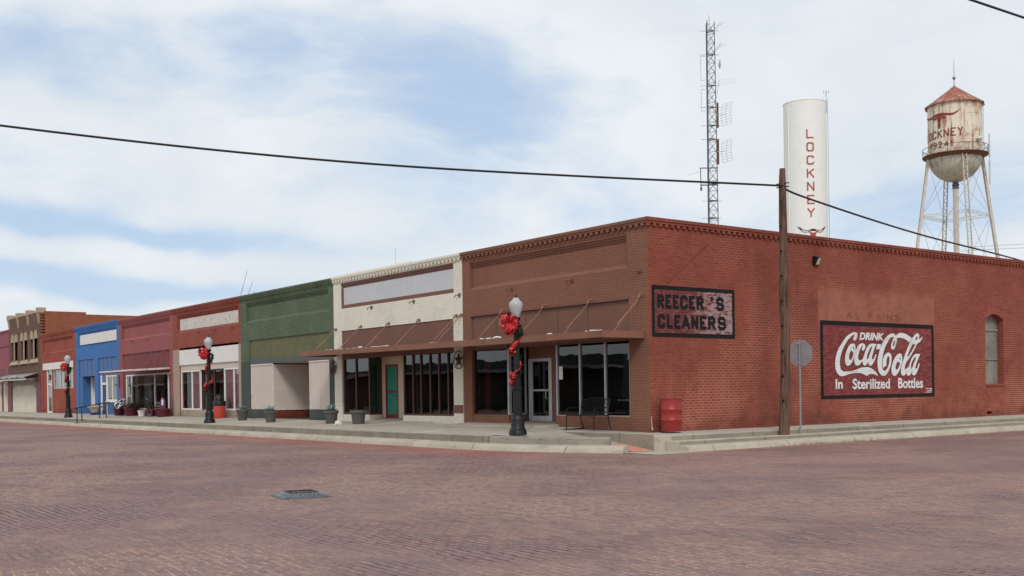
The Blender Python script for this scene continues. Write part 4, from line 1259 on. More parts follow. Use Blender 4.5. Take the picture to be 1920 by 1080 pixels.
for (a, c, w0, w1) in holes:
    window(b, a, c, w0, w1, 0.14, [], M['dark_frame'], M['glass'], bar=0.06, rails=[5.45], name='sash_window')
MB().box(x0 + .3, x1 - .3, .9, 1.0, 4.4, 6.6).build('interior', M['interior'], b)
for q, wd in ((-76.0, .7), (-72.9, .75), (-69.6, .75), (-66.35, .75)):
    mb = MB()
    mb.box(q, q + wd, -0.14, 0.42, T - .06, T + .32)
    mb.face([(q + .1, -.12, T - .06), (q + wd - .1, -.12, T - .06), (q + wd - .22, -.03, T - 0.85), (q + .22, -.03, T - .85)])
    for s in (q + .1, q + wd - .1):
        m_ = q + .22 if s < q + wd / 2 else q + wd - .22
        mb.face([(s, -.12, T - .06), (s, 0, T - .06), (m_, 0, T - .85), (m_, -.03, T - .85)])
    mb.face([(q + .22, -.03, T - .85), (q + wd - .22, -.03, T - .85), (q + wd - .22, 0, T - .88), (q + .22, 0, T - .88)])
    mb.build('crenel', M['stone'], b)
mb = MB()
mb.box(x0, x1, 0.0, 0.30, T + .001, T + .06)
mb.build('coping', M['stone'], b)
mb = MB()
mb.box(-65.85, x1 + .24, .302, 3.3, 0, 8.22)
mb.box(-65.85, x1 + .24, 3.301, 20, 0, 8.05)
for i in range(14):
    mb.box(x1 + .001, x1 + .24, -0.001, .30, 5.1 + i * .22, 5.21 + i * .22)
mb.build('side_wall', M['orange_brick'], b)
MB().box(x0, x0 + .26, .302, 20, 0, 7.6).build('side_wall', M['orange_brick'], b)
MB().box(x0 + .27, -65.86, .31, 20, 7.3, 7.4).build('roof', M['roof'], b)
MB().box(-75.19, -67.11, 0.08, 0.2, 0.3, 3.2).build('stucco_infill', M['stucco'], b)
mb = MB()
mb.box(-74.9, -67.4, 0.03, 0.079, 2.62, 2.95)
for q in (-74.6, -67.7):
    mb.lathe([(.32, -.03), (.32, .03)], (0, 0, 0), 10)
    mb.v[-20:] = [(q + a, .02 + c_ * .5, 2.75 + b_) for a, b_, c_ in mb.v[-20:]]
mb.build('ornament_band', paint('grey_ornament', lin(168, 164, 156), var=0.5, rough=0.9, wear=lin(100, 100, 98), wamt=0.8, wscale=8, vert=1), b)
each('painted_pier', M['maroon'], b, [(-76.0, -75.2, -0.02, -0.001, 0.2, 3.2), (-67.1, -65.75, -0.02, -0.001, 0.2, 3.3)])

# ---- pink building at the edge
b = thing('mauve_shop', 'mauve painted shop cut off by the left edge of the photo', 'building', (-84, 0, 0.4))
x0, x1 = -98.0, -76.002
mb = MB()
mb.wall(x0, x1, 0.2, 7.36, [(-97, -76.6, 0.0, 3.2)], 0.0, 0.30)
mb.box(x0, x1, -0.06, -.001, 7.2, 7.36)
mb.box(x0, x1, -0.05, -.001, 6.0, 6.1)
mb.build('front_wall', M['mauve'], b)
mb = MB()
mb.box(x0 + .4, x1 - .1, -0.05, -0.001, 3.3, 4.25)
for i in range(40):
    mb.box(x0 + .45 + i * .52, x0 + .55 + i * .52, -0.08, -.051, 3.32, 4.23)
mb.build('ribbed_fascia', M['rose_metal'], b)
mb = MB()
mb.wall(-97, -76.6, 0.3, 3.2, [(-80.6, -79.5, .2, 3.0), (-78.9, -77.0, 1.05, 2.9)], 0.3, 0.45)
mb.build('infill_wall', M['stucco'], b)
MB().box(-80.6, -79.5, .4, .45, .4, 3.0).build('door', M['maroon'], b)
MB().box(-78.9, -77.0, .4, .44, 1.05, 2.9).build('window_board', M['cream'], b)
mb = MB()
for i in range(26):
    mb.box(-89 + i * .5, -88.62 + i * .5, -0.5, -.02, 3.0, 3.12)
mb.build('awning_slat', M['tin'], b)
MB().box(x0, x1, .31, 17, 6.8, 6.9).build('roof', M['roof'], b)
party(b, x0, x1, M['roof'], z=7.3)

# ------------------------------------------------------------------ canopies
cz0 = lambda x: 3.13 - 0.0055 * (x + 9)
c = thing('shop_canopy', 'long flat brown metal canopy across the white and brown shops', 'canopy', (-9, 0, 3.1))
mb = MB()
def zc(x):
    return 3.20 + 0.0062 * (-x)
segs = [-18.25, -10.9, -5.6, -0.16]
for a, e in zip(segs, segs[1:]):
    za, ze = zc(a), zc(e) + (0.02 if e > -1 else 0)
    a2, e2 = a + .006, e - .006
    for y_ in (-1.62, -1.595):
        mb.face([(a2, y_, za - .19), (e2, y_, ze - .19), (e2, y_, ze), (a2, y_, za)])
    mb.face([(a2, -1.62, za), (e2, -1.62, ze), (e2, -1.50, ze - .002), (a2, -1.50, za - .002)])
    mb.face([(a2, -1.62, za - .19), (e2, -1.62, ze - .19), (e2, -1.54, ze - .19), (a2, -1.54, za - .19)])
a = segs[-1]
mb.face([(a, -1.615, zc(a) - .17), (a, -0.002, zc(a) - .17), (a, -0.002, zc(a) + .03), (a, -1.615, zc(a) + .02)])
a = segs[0]
mb.face([(a, -1.615, zc(a) - .19), (a, -0.002, zc(a) - .19), (a, -0.002, zc(a)), (a, -1.615, zc(a))])
mb.build('fascia', M['fascia_brown'], c)
mb = MB()
mb.face([(-18.24, -1.59, zc(-18.2) - .08), (-.17, -1.59, zc(0) - .08), (-.17, -.004, zc(0) - .03), (-18.24, -.004, zc(-18.2) - .03)])
mb.face([(-18.24, -1.59, zc(-18.2) - .12), (-.17, -1.59, zc(0) - .12), (-.17, -.004, zc(0) - .10), (-18.24, -.004, zc(-18.2) - .10)])
mb.build('deck', M['dark_frame'], c)
for q in (-18.21, -16.12, -13.98, -11.82, -9.41, -9.11, -6.69, -4.53, -2.38, -0.24):
    mb = MB()
    mb.tube((q, -.03, 4.25), (q, -1.12, zc(q) - .02), .013, n=6)
    mb.tube((q, -.55, 3.76), (q, -.95, 3.4), .019, n=6)
    mb.lathe([(.06, 0), (.06, .03)], (0, 0, 0), 8)
    mb.v[-16:] = [(q + a_, -c_ - .002, 4.25 + b_) for a_, b_, c_ in mb.v[-16:]]
    mb.path([(q + .01, -.02, 4.25), (q, -.10, 4.27), (q, -.16, 4.14)], .024, 6)
    mb.build('tie_rod', paint('rod_paint', lin(150, 104, 80), rough=0.5) if q == -18.21 else bpy.data.materials['rod_paint'], c)
rs = random.Random(3)
for (q, L, h) in ((-0.9, .9, .06), (-0.55, .4, .09), (-2.6, .2, .07), (-5.7, .6, .07), (-5.2, .4, .09), (-6.6, 1.6, .03), (-8.7, .4, .05), (-12.6, 1.9, .05), (-14.6, 1.4, .05), (-13.6, .3, .09), (-16.3, .9, .04)):
    pts = []
    for k in range(7):
        pts.append((q - L / 2 + L * k / 6, -1.45 + rs.uniform(-.08, .08), zc(q) - .01 + rs.uniform(0, h * .6)))
    MB().path(pts, [h * rs.uniform(.15, .45) for _ in pts], 5).build('torn_membrane', M['white_paint'], c)

c = thing('metal_awning', 'thin maroon corrugated awning with white edge on pink shop front', 'awning', (-41, 0, 3.1))
mb = MB()
n = 60
AX, AL = -43.9, 6.15
for i in range(n):
    a, e = AX + AL * i / n, AX + AL * (i + 1) / n
    h = .03 * (i % 2)
    mb.face([(a, -2.0, 3.05 + h - .0), (e, -2.0, 3.08 - h), (e, -.01, 3.20 - h), (a, -.01, 3.17 + h)])
mb.build('sheet', M['maroon'], c)
mb = MB()
for i in range(40):
    a = AX + AL * i / 40
    mb.box(a, a + .10, -2.03, -2.004, 3.03, 3.11)
mb.build('edge_trim', M['white_paint'], c)
mb = MB()
mb.face([(AX + AL, -2.0, 3.01), (AX + AL, -.01, 3.12), (AX + AL, -.01, 3.22), (AX + AL, -2.0, 3.11)])
mb.build('end_trim', M['flaked_white'], c)
MB().box(AX, AX + AL - .01, -2.0, -1.94, 2.96, 3.02).build('edge_beam', M['maroon'], c)
for q in (-43.6, -42.6, -41.6, -40.6, -39.5, -38.4):
    MB().tube((q, -.02, 4.2), (q, -1.55, 3.12), .016, n=6).build('tie_rod', M['rose_metal'], c)
MB().path([(-46.62, -.03, 2.2), (-46.62, -.03, 2.98)], .06, 4).build('bracket', M['maroon'], c)

c = thing('tin_awning', 'sagging grey tin awning on the two storey building', 'awning', (-71.5, 0, 3.4))
mb = MB()
rs = random.Random(5)
n = 26
pr = None
for i in range(n + 1):
    a = -76.3 + 10.0 * i / n
    cur = [(a, -1.0, 3.22 + rs.uniform(-.06, .06)), (a, -.5, 3.40 + rs.uniform(-.04, .04) + .02 * (i % 2)), (a, -.01, 3.55 + .02 * (i % 2))]
    if pr:
        mb.face([pr[0], cur[0], cur[1], pr[1]])
        mb.face([pr[1], cur[1], cur[2], pr[2]])
    pr = cur
mb.build('sheet', M['tin'], c)
mb = MB()
mb.box(-76.2, -66.4, -.95, -.89, 3.02, 3.15)
mb.build('edge_beam', M['grey_door'], c)

# ------------------------------------------------------------------ street lamps (local coordinates, then placed)
def make_lamp():
    t = thing('street_lamp', '', 'street lamp')
    mb = MB()
    mb.lathe([(.25, 0), (.25, .075), (.235, .10), (.232, .15), (.205, .175), (.19, .20), (.187, .42), (.172, .50), (.155, .525), (.145, .54)], n=24)
    mb.build('base', M['black'], t, smooth=True)
    mb = MB()
    mb.lathe([(.13, .54), (.122, 1.24), (.152, 1.26), (.152, 1.30), (.115, 1.33)], n=24, flute=(0, 1))
    mb.lathe([(.09, 1.33), (.076, 2.98)], n=24, flute=(0, 1))
    mb.lathe([(.085, 2.98), (.12, 3.01), (.12, 3.05), (.09, 3.08), (.07, 3.14), (.115, 3.19), (.12, 3.25)], n=20)
    mb.build('pole', M['black'], t)
    mb = MB()
    mb.lathe([(.085, 3.25), (.10, 3.28), (.165, 3.46), (.195, 3.61), (.178, 3.67), (.11, 3.73), (.08, 3.78), (.06, 3.80)], n=28)
    mb.build('globe', M['globe'], t, smooth=True)
    mb = MB()
    mb.lathe([(.065, 3.80), (.05, 3.815), (.022, 3.83), (.028, 3.855), (.012, 3.88), (.007, 3.92)], n=10)
    mb.build('finial', M['black'], t, smooth=True)
    return t


LAMPS = [((-2.24, -2.9, .40), 'black street lamp on the pavement edge before the brown corner shop'),
         ((-24.7, -2.9, .40), 'black street lamp standing before the shop with white sign boards'),
         ((-47.3, -2.9, .40), 'black street lamp standing before the blue shop and plain brick shop')]
L0 = make_lamp()
L0['group'] = 'street lamps along the pavement'
for i, (loc, lab) in enumerate(LAMPS):
    if i == 0:
        L0.location = loc
        L0['label'] = lab
    else:
        dup(L0, loc, 0.4 * i, lab)

# facing direction of the bows: towards the street and left end of the row
def satin(mb, cen, d, s, up_, L, wd, rs, flat=.45):
    """one loop of crumpled wide ribbon: out along d and back, s is its width direction"""
    nu, nv = 16, 5
    ph = [rs.uniform(0, 6.3) for _ in range(6)]
    rows = []
    for i in range(nu + 1):
        q = 2 * math.pi * i / nu
        c = cen + d * (L * .5 * (1 - math.cos(q))) + up_ * (L * flat * math.sin(q))
        wq = wd * (.25 + .75 * math.sin(math.pi * i / nu) ** .7)
        row = []
        for j in range(nv + 1):
            v = -1 + 2 * j / nv
            rip = .022 * math.sin(7 * v + ph[0] + q * 1.5) + .016 * math.sin(11 * v + 2.3 * q + ph[1])
            edge_ = .030 * abs(v) ** 3 * math.sin(4 * q + ph[2] + v)
            row.append(c + s * (wq * v + edge_) + up_ * rip + d * (.02 * math.sin(5 * v + ph[3])))
        rows.append(row)
    for a, b_ in zip(rows, rows[1:]):
        for j in range(nv):
            mb.face([a[j], b_[j], b_[j + 1], a[j + 1]])


def make_garland(loc, seed, lab, big=True):
    rs = random.Random(seed)
    t = thing('garland', lab, 'garland', (0, 0, 0), 'christmas garlands on the street lamps')
    SP = lambda u: 3.0 + u * 3.6 * math.pi         # angle of the spiral, u = 0 low end, 1 top
    mb = MB()
    for k in range(210):
        u = rs.random()
        z_ = 1.36 + u * 1.72
        a = SP(u) + rs.gauss(.5, .5)
        dens = 1.0 if z_ > 2.72 or 2.18 < z_ < 2.36 or 1.66 < z_ < 1.78 or z_ < 1.46 else .22
        if rs.random() > dens:
            continue
        r = .10 + (.05 if z_ > 2.7 else .01)
        o = Vector((math.cos(a), math.sin(a), 0))
        p = o * r + Vector((0, 0, z_))
        for q in range(10):
            d = (o * rs.uniform(.2, 1) + Vector((rs.uniform(-1, 1), rs.uniform(-1, 1), rs.uniform(-.9, .7)))).normalized()
            s = d.cross(Vector((rs.random(), rs.random(), rs.random()))).normalized() * .014
            L = rs.uniform(.05, .12)
            mb.face([p - s, p + s, p + d * L])
    mb.build('foliage', M['fir'], t)
    # ribbon wound round the pole, puffed out in places
    mb = MB()
    N, nv = 110, 6
    prev = None
    ph = rs.uniform(0, 6)
    for k in range(N + 1):
        u = k / N
        z_ = 1.40 + u * 1.45
        a = SP(u)
        puff = .5 + .5 * math.sin(9.5 * u + ph)
        r = .10 + .055 * puff
        wd = .045 + .075 * puff
        row = []
        for j in range(nv + 1):
            v = -1 + 2 * j / nv
            rr = r + .022 * math.sin(6 * v + 26 * u) + .014 * math.sin(9 * v - 41 * u)
            row.append(Vector((rr * math.cos(a + .25 * v), rr * math.sin(a + .25 * v), z_ + wd * v + .02 * math.sin(33 * u + 2 * v))))
        if prev:
            for j in range(nv):
                mb.face([prev[j], row[j], row[j + 1], prev[j + 1]])
        prev = row
    for u in (.04, .10, .16, .58, .64, .70):       # loose puffs of ribbon
        a = SP(u) + rs.uniform(-.4, .4)
        o = Vector((math.cos(a), math.sin(a), rs.uniform(-.5, .3))).normalized()
        s = Vector((-math.sin(a) * .6, math.cos(a) * .6, rs.uniform(-1, 1))).normalized()
        satin(mb, Vector((0, 0, 1.40 + u * 1.45)) + o * .07, o, s, o.cross(s).normalized(), rs.uniform(.09, .15), rs.uniform(.07, .11), rs)
    mb.build('ribbon', M['red_ribbon'], t, smooth=True)
    # the big bow at the top
    mb = MB()
    fd = Vector((0.60, -0.80, 0)).normalized()
    left = Vector((-.60, -.80, 0)).normalized()
    left = (left - fd * left.dot(fd)).normalized()
    cen = fd * .10 + left * .10 + Vector((0, 0, 3.10))
    sc = 1.0 if big else .85
    for ang in (20, 62, 100, 140, 178, 215, 250, 285, 325, 355):
        q = math.radians(ang + rs.uniform(-12, 12))
        bias = .62 + .38 * math.cos(q)
        d = (left * math.cos(q) + Vector((0, 0, 1)) * math.sin(q) + fd * rs.uniform(.15, .7)).normalized()
        s = (fd.cross(d) * rs.uniform(.6, 1) + fd * rs.uniform(-.6, .6)).normalized()
        satin(mb, cen, d, s, d.cross(s).normalized(), sc * (.17 + .16 * bias) * rs.uniform(.9, 1.1), sc * rs.uniform(.10, .14), rs, .34)
    for k in range(2):       # tails
        d = (left * (.45 - .5 * k) + fd * .2 - Vector((0, 0, 1))).normalized()
        s = (left - d * left.dot(d)).normalized()
        satin(mb, cen, d, s, d.cross(s).normalized(), .36 * sc, .08, rs, .12)
    mb.build('bow', M['red_ribbon'], t, smooth=True)
    t.location = loc
    return t


make_garland(LAMPS[0][0], 11, 'red ribbon and fir garland on the lamp before the brown corner shop')
make_garland(LAMPS[1][0], 12, 'red ribbon and fir garland on the lamp beside the orange drum with black dome lid', False)
make_garland(LAMPS[2][0], 15, 'red ribbon and fir garland on the lamp left of the stair rail', False)

# ------------------------------------------------------------------ drums, planters, pots
def drum(name, label, loc, h, r, mat, lid=False):
    t = thing(name, label, 'trash can' if lid else 'drum', (0, 0, 0))
    mb = MB()
    rings = [(r * .97, 0), (r, .02), (r, h * .32), (r * 1.035, h * .335), (r * 1.035, h * .35), (r, h * .365), (r, h * .645), (r * 1.035, h * .66), (r * 1.035, h * .675), (r, h * .69), (r, h - .025), (r * 1.03, h - .02), (r * 1.03, h), (r * .97, h), (r * .95, h - .05)]
    mb.lathe(rings, n=36, cap=False)
    mb.lathe([(r * .95, .03), (.01, .03)], n=36, cap=False)
    if not lid:
        mb.lathe([(r * .95, h - .05), (.01, h - .05)], n=36, cap=False)
    mb.build('body', mat, t, smooth=True)
    if lid:
        mb = MB()
        mb.lathe([(r * 1.06, h - .10), (r * 1.07, h + .10), (r * 1.0, h + .13), (r * .78, h + .15)], n=32)
        mb.lathe([(r * .74, h + .15), (r * .70, h + .26), (r * .55, h + .37), (r * .3, h + .43), (.02, h + .45)], n=28)
        mb.build('lid', M['black'], t, smooth=True)
    t.location = loc
    return t


drum('oil_drum', 'red steel drum standing against the corner of the red brick side wall', (0.42, 0.40, 0.45), .89, .295, M['red_paint'])
drum('trash_can', 'orange red drum trash can with black dome lid beside a street lamp', (-29.7, -0.42, 0.49), .72, .29, M['orange_red'], True)


def make_planter():
    t = thing('planter', '', 'planter')
    mb = MB()
    mb.lathe([(.19, 0), (.20, .03), (.245, .38), (.26, .40), (.285, .41), (.29, .50), (.255, .50), (.245, .44), (.24, .42)], n=28, cap=False)
    mb.lathe([(.19, 0), (.01, 0)], n=28, cap=False)
    mb.build('pot', M['pot'], t, smooth=True)
    MB().lathe([(.243, .43), (.12, .45), (.01, .455)], n=20, cap=False).build('soil', M['soil'], t)
    return t


def agave(loc, seed, label, n=34, s=1.0):
    rs = random.Random(seed)
    mb = MB()
    for k in range(n):
        a = k * 2.4 + rs.uniform(-.2, .2)
        el = math.radians(rs.uniform(18, 78))
        L = s * rs.uniform(.16, .27)
        d = Vector((math.cos(a) * math.cos(el), math.sin(a) * math.cos(el), math.sin(el)))
        sd_ = Vector((-math.sin(a), math.cos(a), 0)) * .022 * s
        nrm = d.cross(sd_).normalized() * .008
        p0 = Vector((math.cos(a) * .03, math.sin(a) * .03, 0))
        mid = p0 + d * L * .5
        tip = p0 + d * L + Vector((0, 0, -.02 * math.cos(el)))
        mb.face([p0 - sd_ * .6, mid - sd_ + nrm, tip, mid + nrm * -1])
        mb.face([p0 + sd_ * .6, mid + nrm * -1, tip, mid + sd_ + nrm])
    o = mb.build('agave_plant', M['agave'])
    o.location = loc
    tag(o, label, 'plant', 'blue green agaves in the grey planters')
    return o


P0 = make_planter()
P0['group'] = 'dark grey planters along the shop fronts'
PL = [((-25.2, -1.15, .455), 'leftmost dark grey planter, at the seam of the red and green shops', 'sparse agave in the leftmost grey planter', 22, .95, 1.0),
      ((-21.15, -1.62, .44), 'dark grey planter in front of the boarded entry of the green shop', 'agave in the planter before the boarded green shop entry', 36, 1.0, 1.0),
      ((-16.3, -1.30, .45), 'dark grey planter with bushy agave just below the left iron star', 'bushy agave in the planter below the left iron star', 60, 1.05, 1.04),
      ((-14.5, -1.10, .455), 'empty dark grey planter beside a white stone', None, 0, 0, 1.1)]
for i, (loc, lab, pl, n, s, sc) in enumerate(PL):
    if i == 0:
        P0.location = loc
        P0['label'] = lab
        r = P0
    else:
        r = dup(P0, loc, .5 * i, lab)
    r.scale = (sc, sc, 1.0 + (sc - 1) * .5)
    if pl:
        agave((loc[0], loc[1], loc[2] + .45), 30 + i, pl, n, s * 1.3)
# white stone
rs = random.Random(4)
mb = MB()
for (cx_, cy_, r_) in ((0, 0, .13), (.12, .03, .10), (-.10, .02, .09)):
    prof = []
    i0 = len(mb.v)
    mb.lathe([(.02, 0), (r_, .01), (r_ * 1.05, r_ * .5), (r_ * .8, r_ * 1.0), (r_ * .35, r_ * 1.25), (.01, r_ * 1.3)], (cx_, cy_, 0), 10)
    mb.v[i0:] = [(x_ + rs.uniform(-.02, .02), y_ + rs.uniform(-.02, .02), z_ + rs.uniform(-.012, .012) * (z_ > .01)) for x_, y_, z_ in mb.v[i0:]]
o = mb.build('white_stone', M['flaked_white'])
o.location = (-14.95, -1.72, .438)
tag(o, 'lumpy white stone on the pavement left of the empty planter', 'stone')

# flower tubs and things before the pink shop
def bushy(mb, c, r, h, n, rs):
    for k in range(n):
        d = Vector((rs.gauss(0, 1), rs.gauss(0, 1), abs(rs.gauss(0, 1)))).normalized()
        p = Vector(c) + Vector((d.x * r, d.y * r, d.z * h)) * rs.uniform(.3, 1)
        a = Vector((rs.uniform(-1, 1), rs.uniform(-1, 1), rs.uniform(-1, 1))).normalized()
        b_ = a.cross(d).normalized()
        L = rs.uniform(.03, .07)
        mb.face([p - a * L, p + b_ * L * .6, p + a * L, p - b_ * L * .6])
    return mb


def tub(loc, r, h, mat, label, group=None, name='flower_pot', plant=None):
    t = thing(name, label, 'flower pot', (0, 0, 0), group)
    mb = MB()
    mb.lathe([(r * .72, 0), (r * .95, h * .85), (r * 1.04, h * .86), (r * 1.04, h), (r * .94, h), (r * .9, h * .9), (.01, h * .88)], n=22, cap=False)
    mb.build('pot', mat, t, smooth=True)
    t.location = loc
    if plant:
        rs = random.Random(int(abs(loc[0]) * 100))
        m_ = bushy(MB(), (0, 0, h), plant[0], plant[1], plant[2], rs)
        o = m_.build('potted_plant', plant[3])
        o.location = loc
        tag(o, plant[4], 'plant')
    return t


G = 'maroon tubs before the pink shop'
tub((-45.35, -.45, .48), .37, .42, M['maroon_pot'], 'maroon tub with black cloth on its rim, nearest the blue shop', G, plant=(.32, .22, 260, M['dry_plant'], 'dark withered plant in the tub nearest the blue shop'))
tub((-43.05, -.45, .48), .42, .46, M['maroon_pot'], 'larger maroon tub under a checkered black and white cloth', G, plant=(.5, .34, 420, M['dry_plant'], 'wide dark withered plant beside the checkered cloth'))
tub((-39.95, -.35, .48), .26, .34, M['maroon_pot'], 'small maroon tub behind the white pot', G, plant=(.3, .4, 300, M['dry_plant'], 'brownish plant in the small tub behind the white pot'))
tub((-36.95 - .55, -.50, .48), .40, .46, M['maroon_pot'], 'maroon tub holding a small sign, rightmost before the pink shop', G)
tub((-40.9, -.55, .48), .24, .34, M['white_plastic'], 'plain white flower pot on the pavement before the pink shop')
mt_, t_ = newmat('checkered_cloth')
tcc = t_.n('ShaderNodeTexCoord').outputs['Object']
ck = t_.n('ShaderNodeTexChecker', {'Vector': tcc, 'Color1': (.75, .75, .75, 1), 'Color2': (.02, .02, .025, 1), 'Scale': 4.5}).outputs[0]
finish(t_, ck, 0.8)
mb = MB()
for i in range(10):
    for j in range(5):
        f = lambda a, c_: (a * .12 - .60, -.48 + c_ * .12 - .04 * math.sin(a), .16 + .09 * c_ + .12 * math.sin(a * .6) + .03 * math.sin(3 * a + c_))
        mb.face([f(i, j), f(i + 1, j), f(i + 1, j + 1), f(i, j + 1)])
o = mb.build('checkered_cloth', mt_)
o.location = (-44.0, -.62, .84)
tag(o, 'black and white checkered cloth draped over a maroon tub', 'cloth')
# small sign board in the last tub
t = thing('garden_sign', 'arched red and white garden sign stuck in the rightmost maroon tub', 'sign', (-37.5, -.50, .9))
mb = MB()
pts = [(-.34, 0), (.34, 0), (.36, .45), (.22, .62), (0, .70), (-.22, .62), (-.36, .45)]
mb.f = [tuple(range(7)), tuple(range(13, 6, -1))] + [(i, (i + 1) % 7, 7 + (i + 1) % 7, 7 + i) for i in range(7)]
mb.v = [(-37.5 + a, -.52, .86 + b_) for a, b_ in pts] + [(-37.5 + a, -.49, .86 + b_) for a, b_ in pts]
mb.build('board', M['maroon'], t)
mb = MB()
mb.box(-37.66, -37.36, -.535, -.521, 1.12, 1.42)
mb.box(-37.62, -37.55, -.535, -.521, 1.421, 1.50)
mb.build('card', M['paper'], t)
mb = MB()
mb.box(-37.80, -37.69, -.535, -.521, .92, 1.35)
mb.box(-37.33, -37.22, -.535, -.521, .92, 1.35)
mb.build('blue_stripe', M['deep_blue'], t)
# little chair
t = thing('wooden_chair', 'small maroon wooden chair with blue slats beside the white pot', 'chair', (-38.9, -.5, .48))
for sx, sy, hh in ((-.30, -.28, .45), (.30, -.28, .45), (-.30, .22, .85), (.30, .22, .85)):
    MB().box(-38.9 + sx - .03, -38.9 + sx + .03, -.5 + sy - .03, -.5 + sy + .03, .48, .48 + hh).build('leg', M['maroon'], t)
mb = MB()
for k in range(3):
    mb.box(-39.22, -38.58, -.80 + k * .19, -.64 + k * .19, .86, .89)
mb.build('seat', M['maroon'], t)
mb = MB()
mb.box(-39.2, -38.6, -.315, -.285, 1.02, 1.12)
mb.box(-39.2, -38.6, -.315, -.285, 1.18, 1.30)
mb.build('backrest', M['slate'], t)
mb = MB()
mb.box(-39.23, -38.57, -.795, -.77, .55, .63)
mb.build('stretcher', M['blue_paint'], t)
# urn by the blue shop door
t = thing('urn_planter', 'cream urn on a dark block before the blue shop', 'planter', (0, 0, 0))
MB().box(-.26, .26, -.24, .24, 0, .16).build('block', M['deep_blue'], t)
MB().lathe([(.22, .16), (.30, .34), (.36, .44), (.47, .50), (.49, .56), (.47, .60), (.38, .58), (.01, .5)], n=22, cap=False).build('bowl', M['cream'], t, smooth=True)
t.location = (-50.0, -.55, .48)

# stair rail by the blue shop
t = thing('stair_rail', 'thin black pipe handrail where steps cross the kerb', 'handrail', (-41.9, -3.1, .4))
X = -41.9
for y_, z0, z1 in ((-3.86, .17, 1.02), (-3.60, .17, 1.06), (-2.62, .39, 1.25), (-2.25, .40, 1.30)):
    MB().tube((X, y_, z0), (X, y_, z1), .028, n=8).build('post', M['black'], t)
MB().path([(X, -4.02, 1.0), (X, -3.86, 1.02), (X, -2.25, 1.30), (X, -2.05, 1.31)], .03, 8).build('rail', M['black'], t)
mb = MB()
mb.box(-42.6, -41.5, -3.85, -3.49, .10, .26)
mb.build('step', M['old_concrete'], t)

# ------------------------------------------------------------------ bench
t = thing('garden_bench', 'black iron lattice bench under the corner shop window', 'bench', (-1.6, -.4, .45))
bx0, bx1, zf = -2.62, -1.42, 0.468
yf, yb = -.83, -.28
for q in (bx0, bx1):
    MB().path([(q, yf, zf), (q, yf + .01, zf + .40), (q, yf + .02, zf + .56), (q, yf + .08, zf + .63), (q, yb - .05, zf + .64)], .017, 6).build('arm', M['black'], t)
    MB().path([(q, yb + .12, zf), (q, yb + .02, zf + .25), (q, yb, zf + .45), (q, yb + .04, zf + .70), (q, yb + .10, zf + .90)], .017, 6).build('leg', M['black'], t)
mb = MB()
mb.box(bx0 + .02, bx1 - .02, yf + .02, yf + .05, zf + .40, zf + .43)
mb.box(bx0 + .02, bx1 - .02, yb - .03, yb, zf + .40, zf + .43)
for i in range(16):
    q = bx0 + .04 + (bx1 - bx0 - .08) * i / 15
    mb.box(q - .015, q + .015, yf + .051, yb - .031, zf + .41, zf + .425)
mb.build('seat', M['black'], t)
mb = MB()
def bk(u, v):
    return (bx0 + .03 + u * (bx1 - bx0 - .06), yb + .0 + v * .09, zf + .50 + v * (.36 + .06 * math.sin(math.pi * u)))
mb.path([bk(i / 12, 1) for i in range(13)], .015, 6)
mb.path([bk(i / 12, 0) for i in range(13)], .015, 6)
for i in range(-3, 9):
    a, e = i / 9, (i + 3) / 9
    for s0, s1 in ((a, e), (e, a)):
        u0, v0, u1, v1 = s0, 0.0, s1, 1.0
        # clip to 0..1
        if max(u0, u1) <= 0 or min(u0, u1) >= 1:
            continue
        def clip(u0, v0, u1, v1):
            ts = [0.0, 1.0]
            if u0 < 0: ts[0] = (0 - u0) / (u1 - u0)
            if u0 > 1: ts[0] = (1 - u0) / (u1 - u0)
            if u1 < 0: ts[1] = (0 - u0) / (u1 - u0)
            if u1 > 1: ts[1] = (1 - u0) / (u1 - u0)
            return [(u0 + (u1 - u0) * q, v0 + (v1 - v0) * q) for q in ts]
        pq = clip(u0, v0, u1, v1)
        mb.tube(bk(*pq[0]), bk(*pq[1]), .007, n=4)
mb.build('backrest', M['black'], t)

# ------------------------------------------------------------------ stars on the wall
def star(loc, label, r=.30):
    t = thing('iron_star', label, 'wall star', (0, 0, 0), 'iron stars in rings on the white shop piers')
    mb = MB()
    ring = [(r * math.cos(2 * math.pi * i / 36), 0, r * math.sin(2 * math.pi * i / 36)) for i in range(37)]
    mb.path(ring, .014, 6, cap=False)
    mb.build('ring', M['dark_iron'], t)
    mb = MB()
    pts = []
    for i in range(10):
        q = math.pi / 2 + math.pi * i / 5
        rr = r * (.97 if i % 2 == 0 else .40)
        pts.append((rr * math.cos(q), 0.0, rr * math.sin(q)))
    for i in range(10):
        mb.face([(0, -.07, 0), pts[i], pts[(i + 1) % 10]])
        mb.face([(0, .0, 0), pts[(i + 1) % 10], pts[i]])
    mb.build('star', M['dark_iron'], t)
    t.location = loc
    return t


M['dark_iron'] = plain('dark_brown_iron', lin(66, 48, 44), .5, .3)
star((-9.25, -.075, 2.71), 'dark iron star in a ring on the pier between the white and brown shops')
star((-18.44, -.06, 2.69), 'dark iron star in a ring on the pier between the green and white shops')

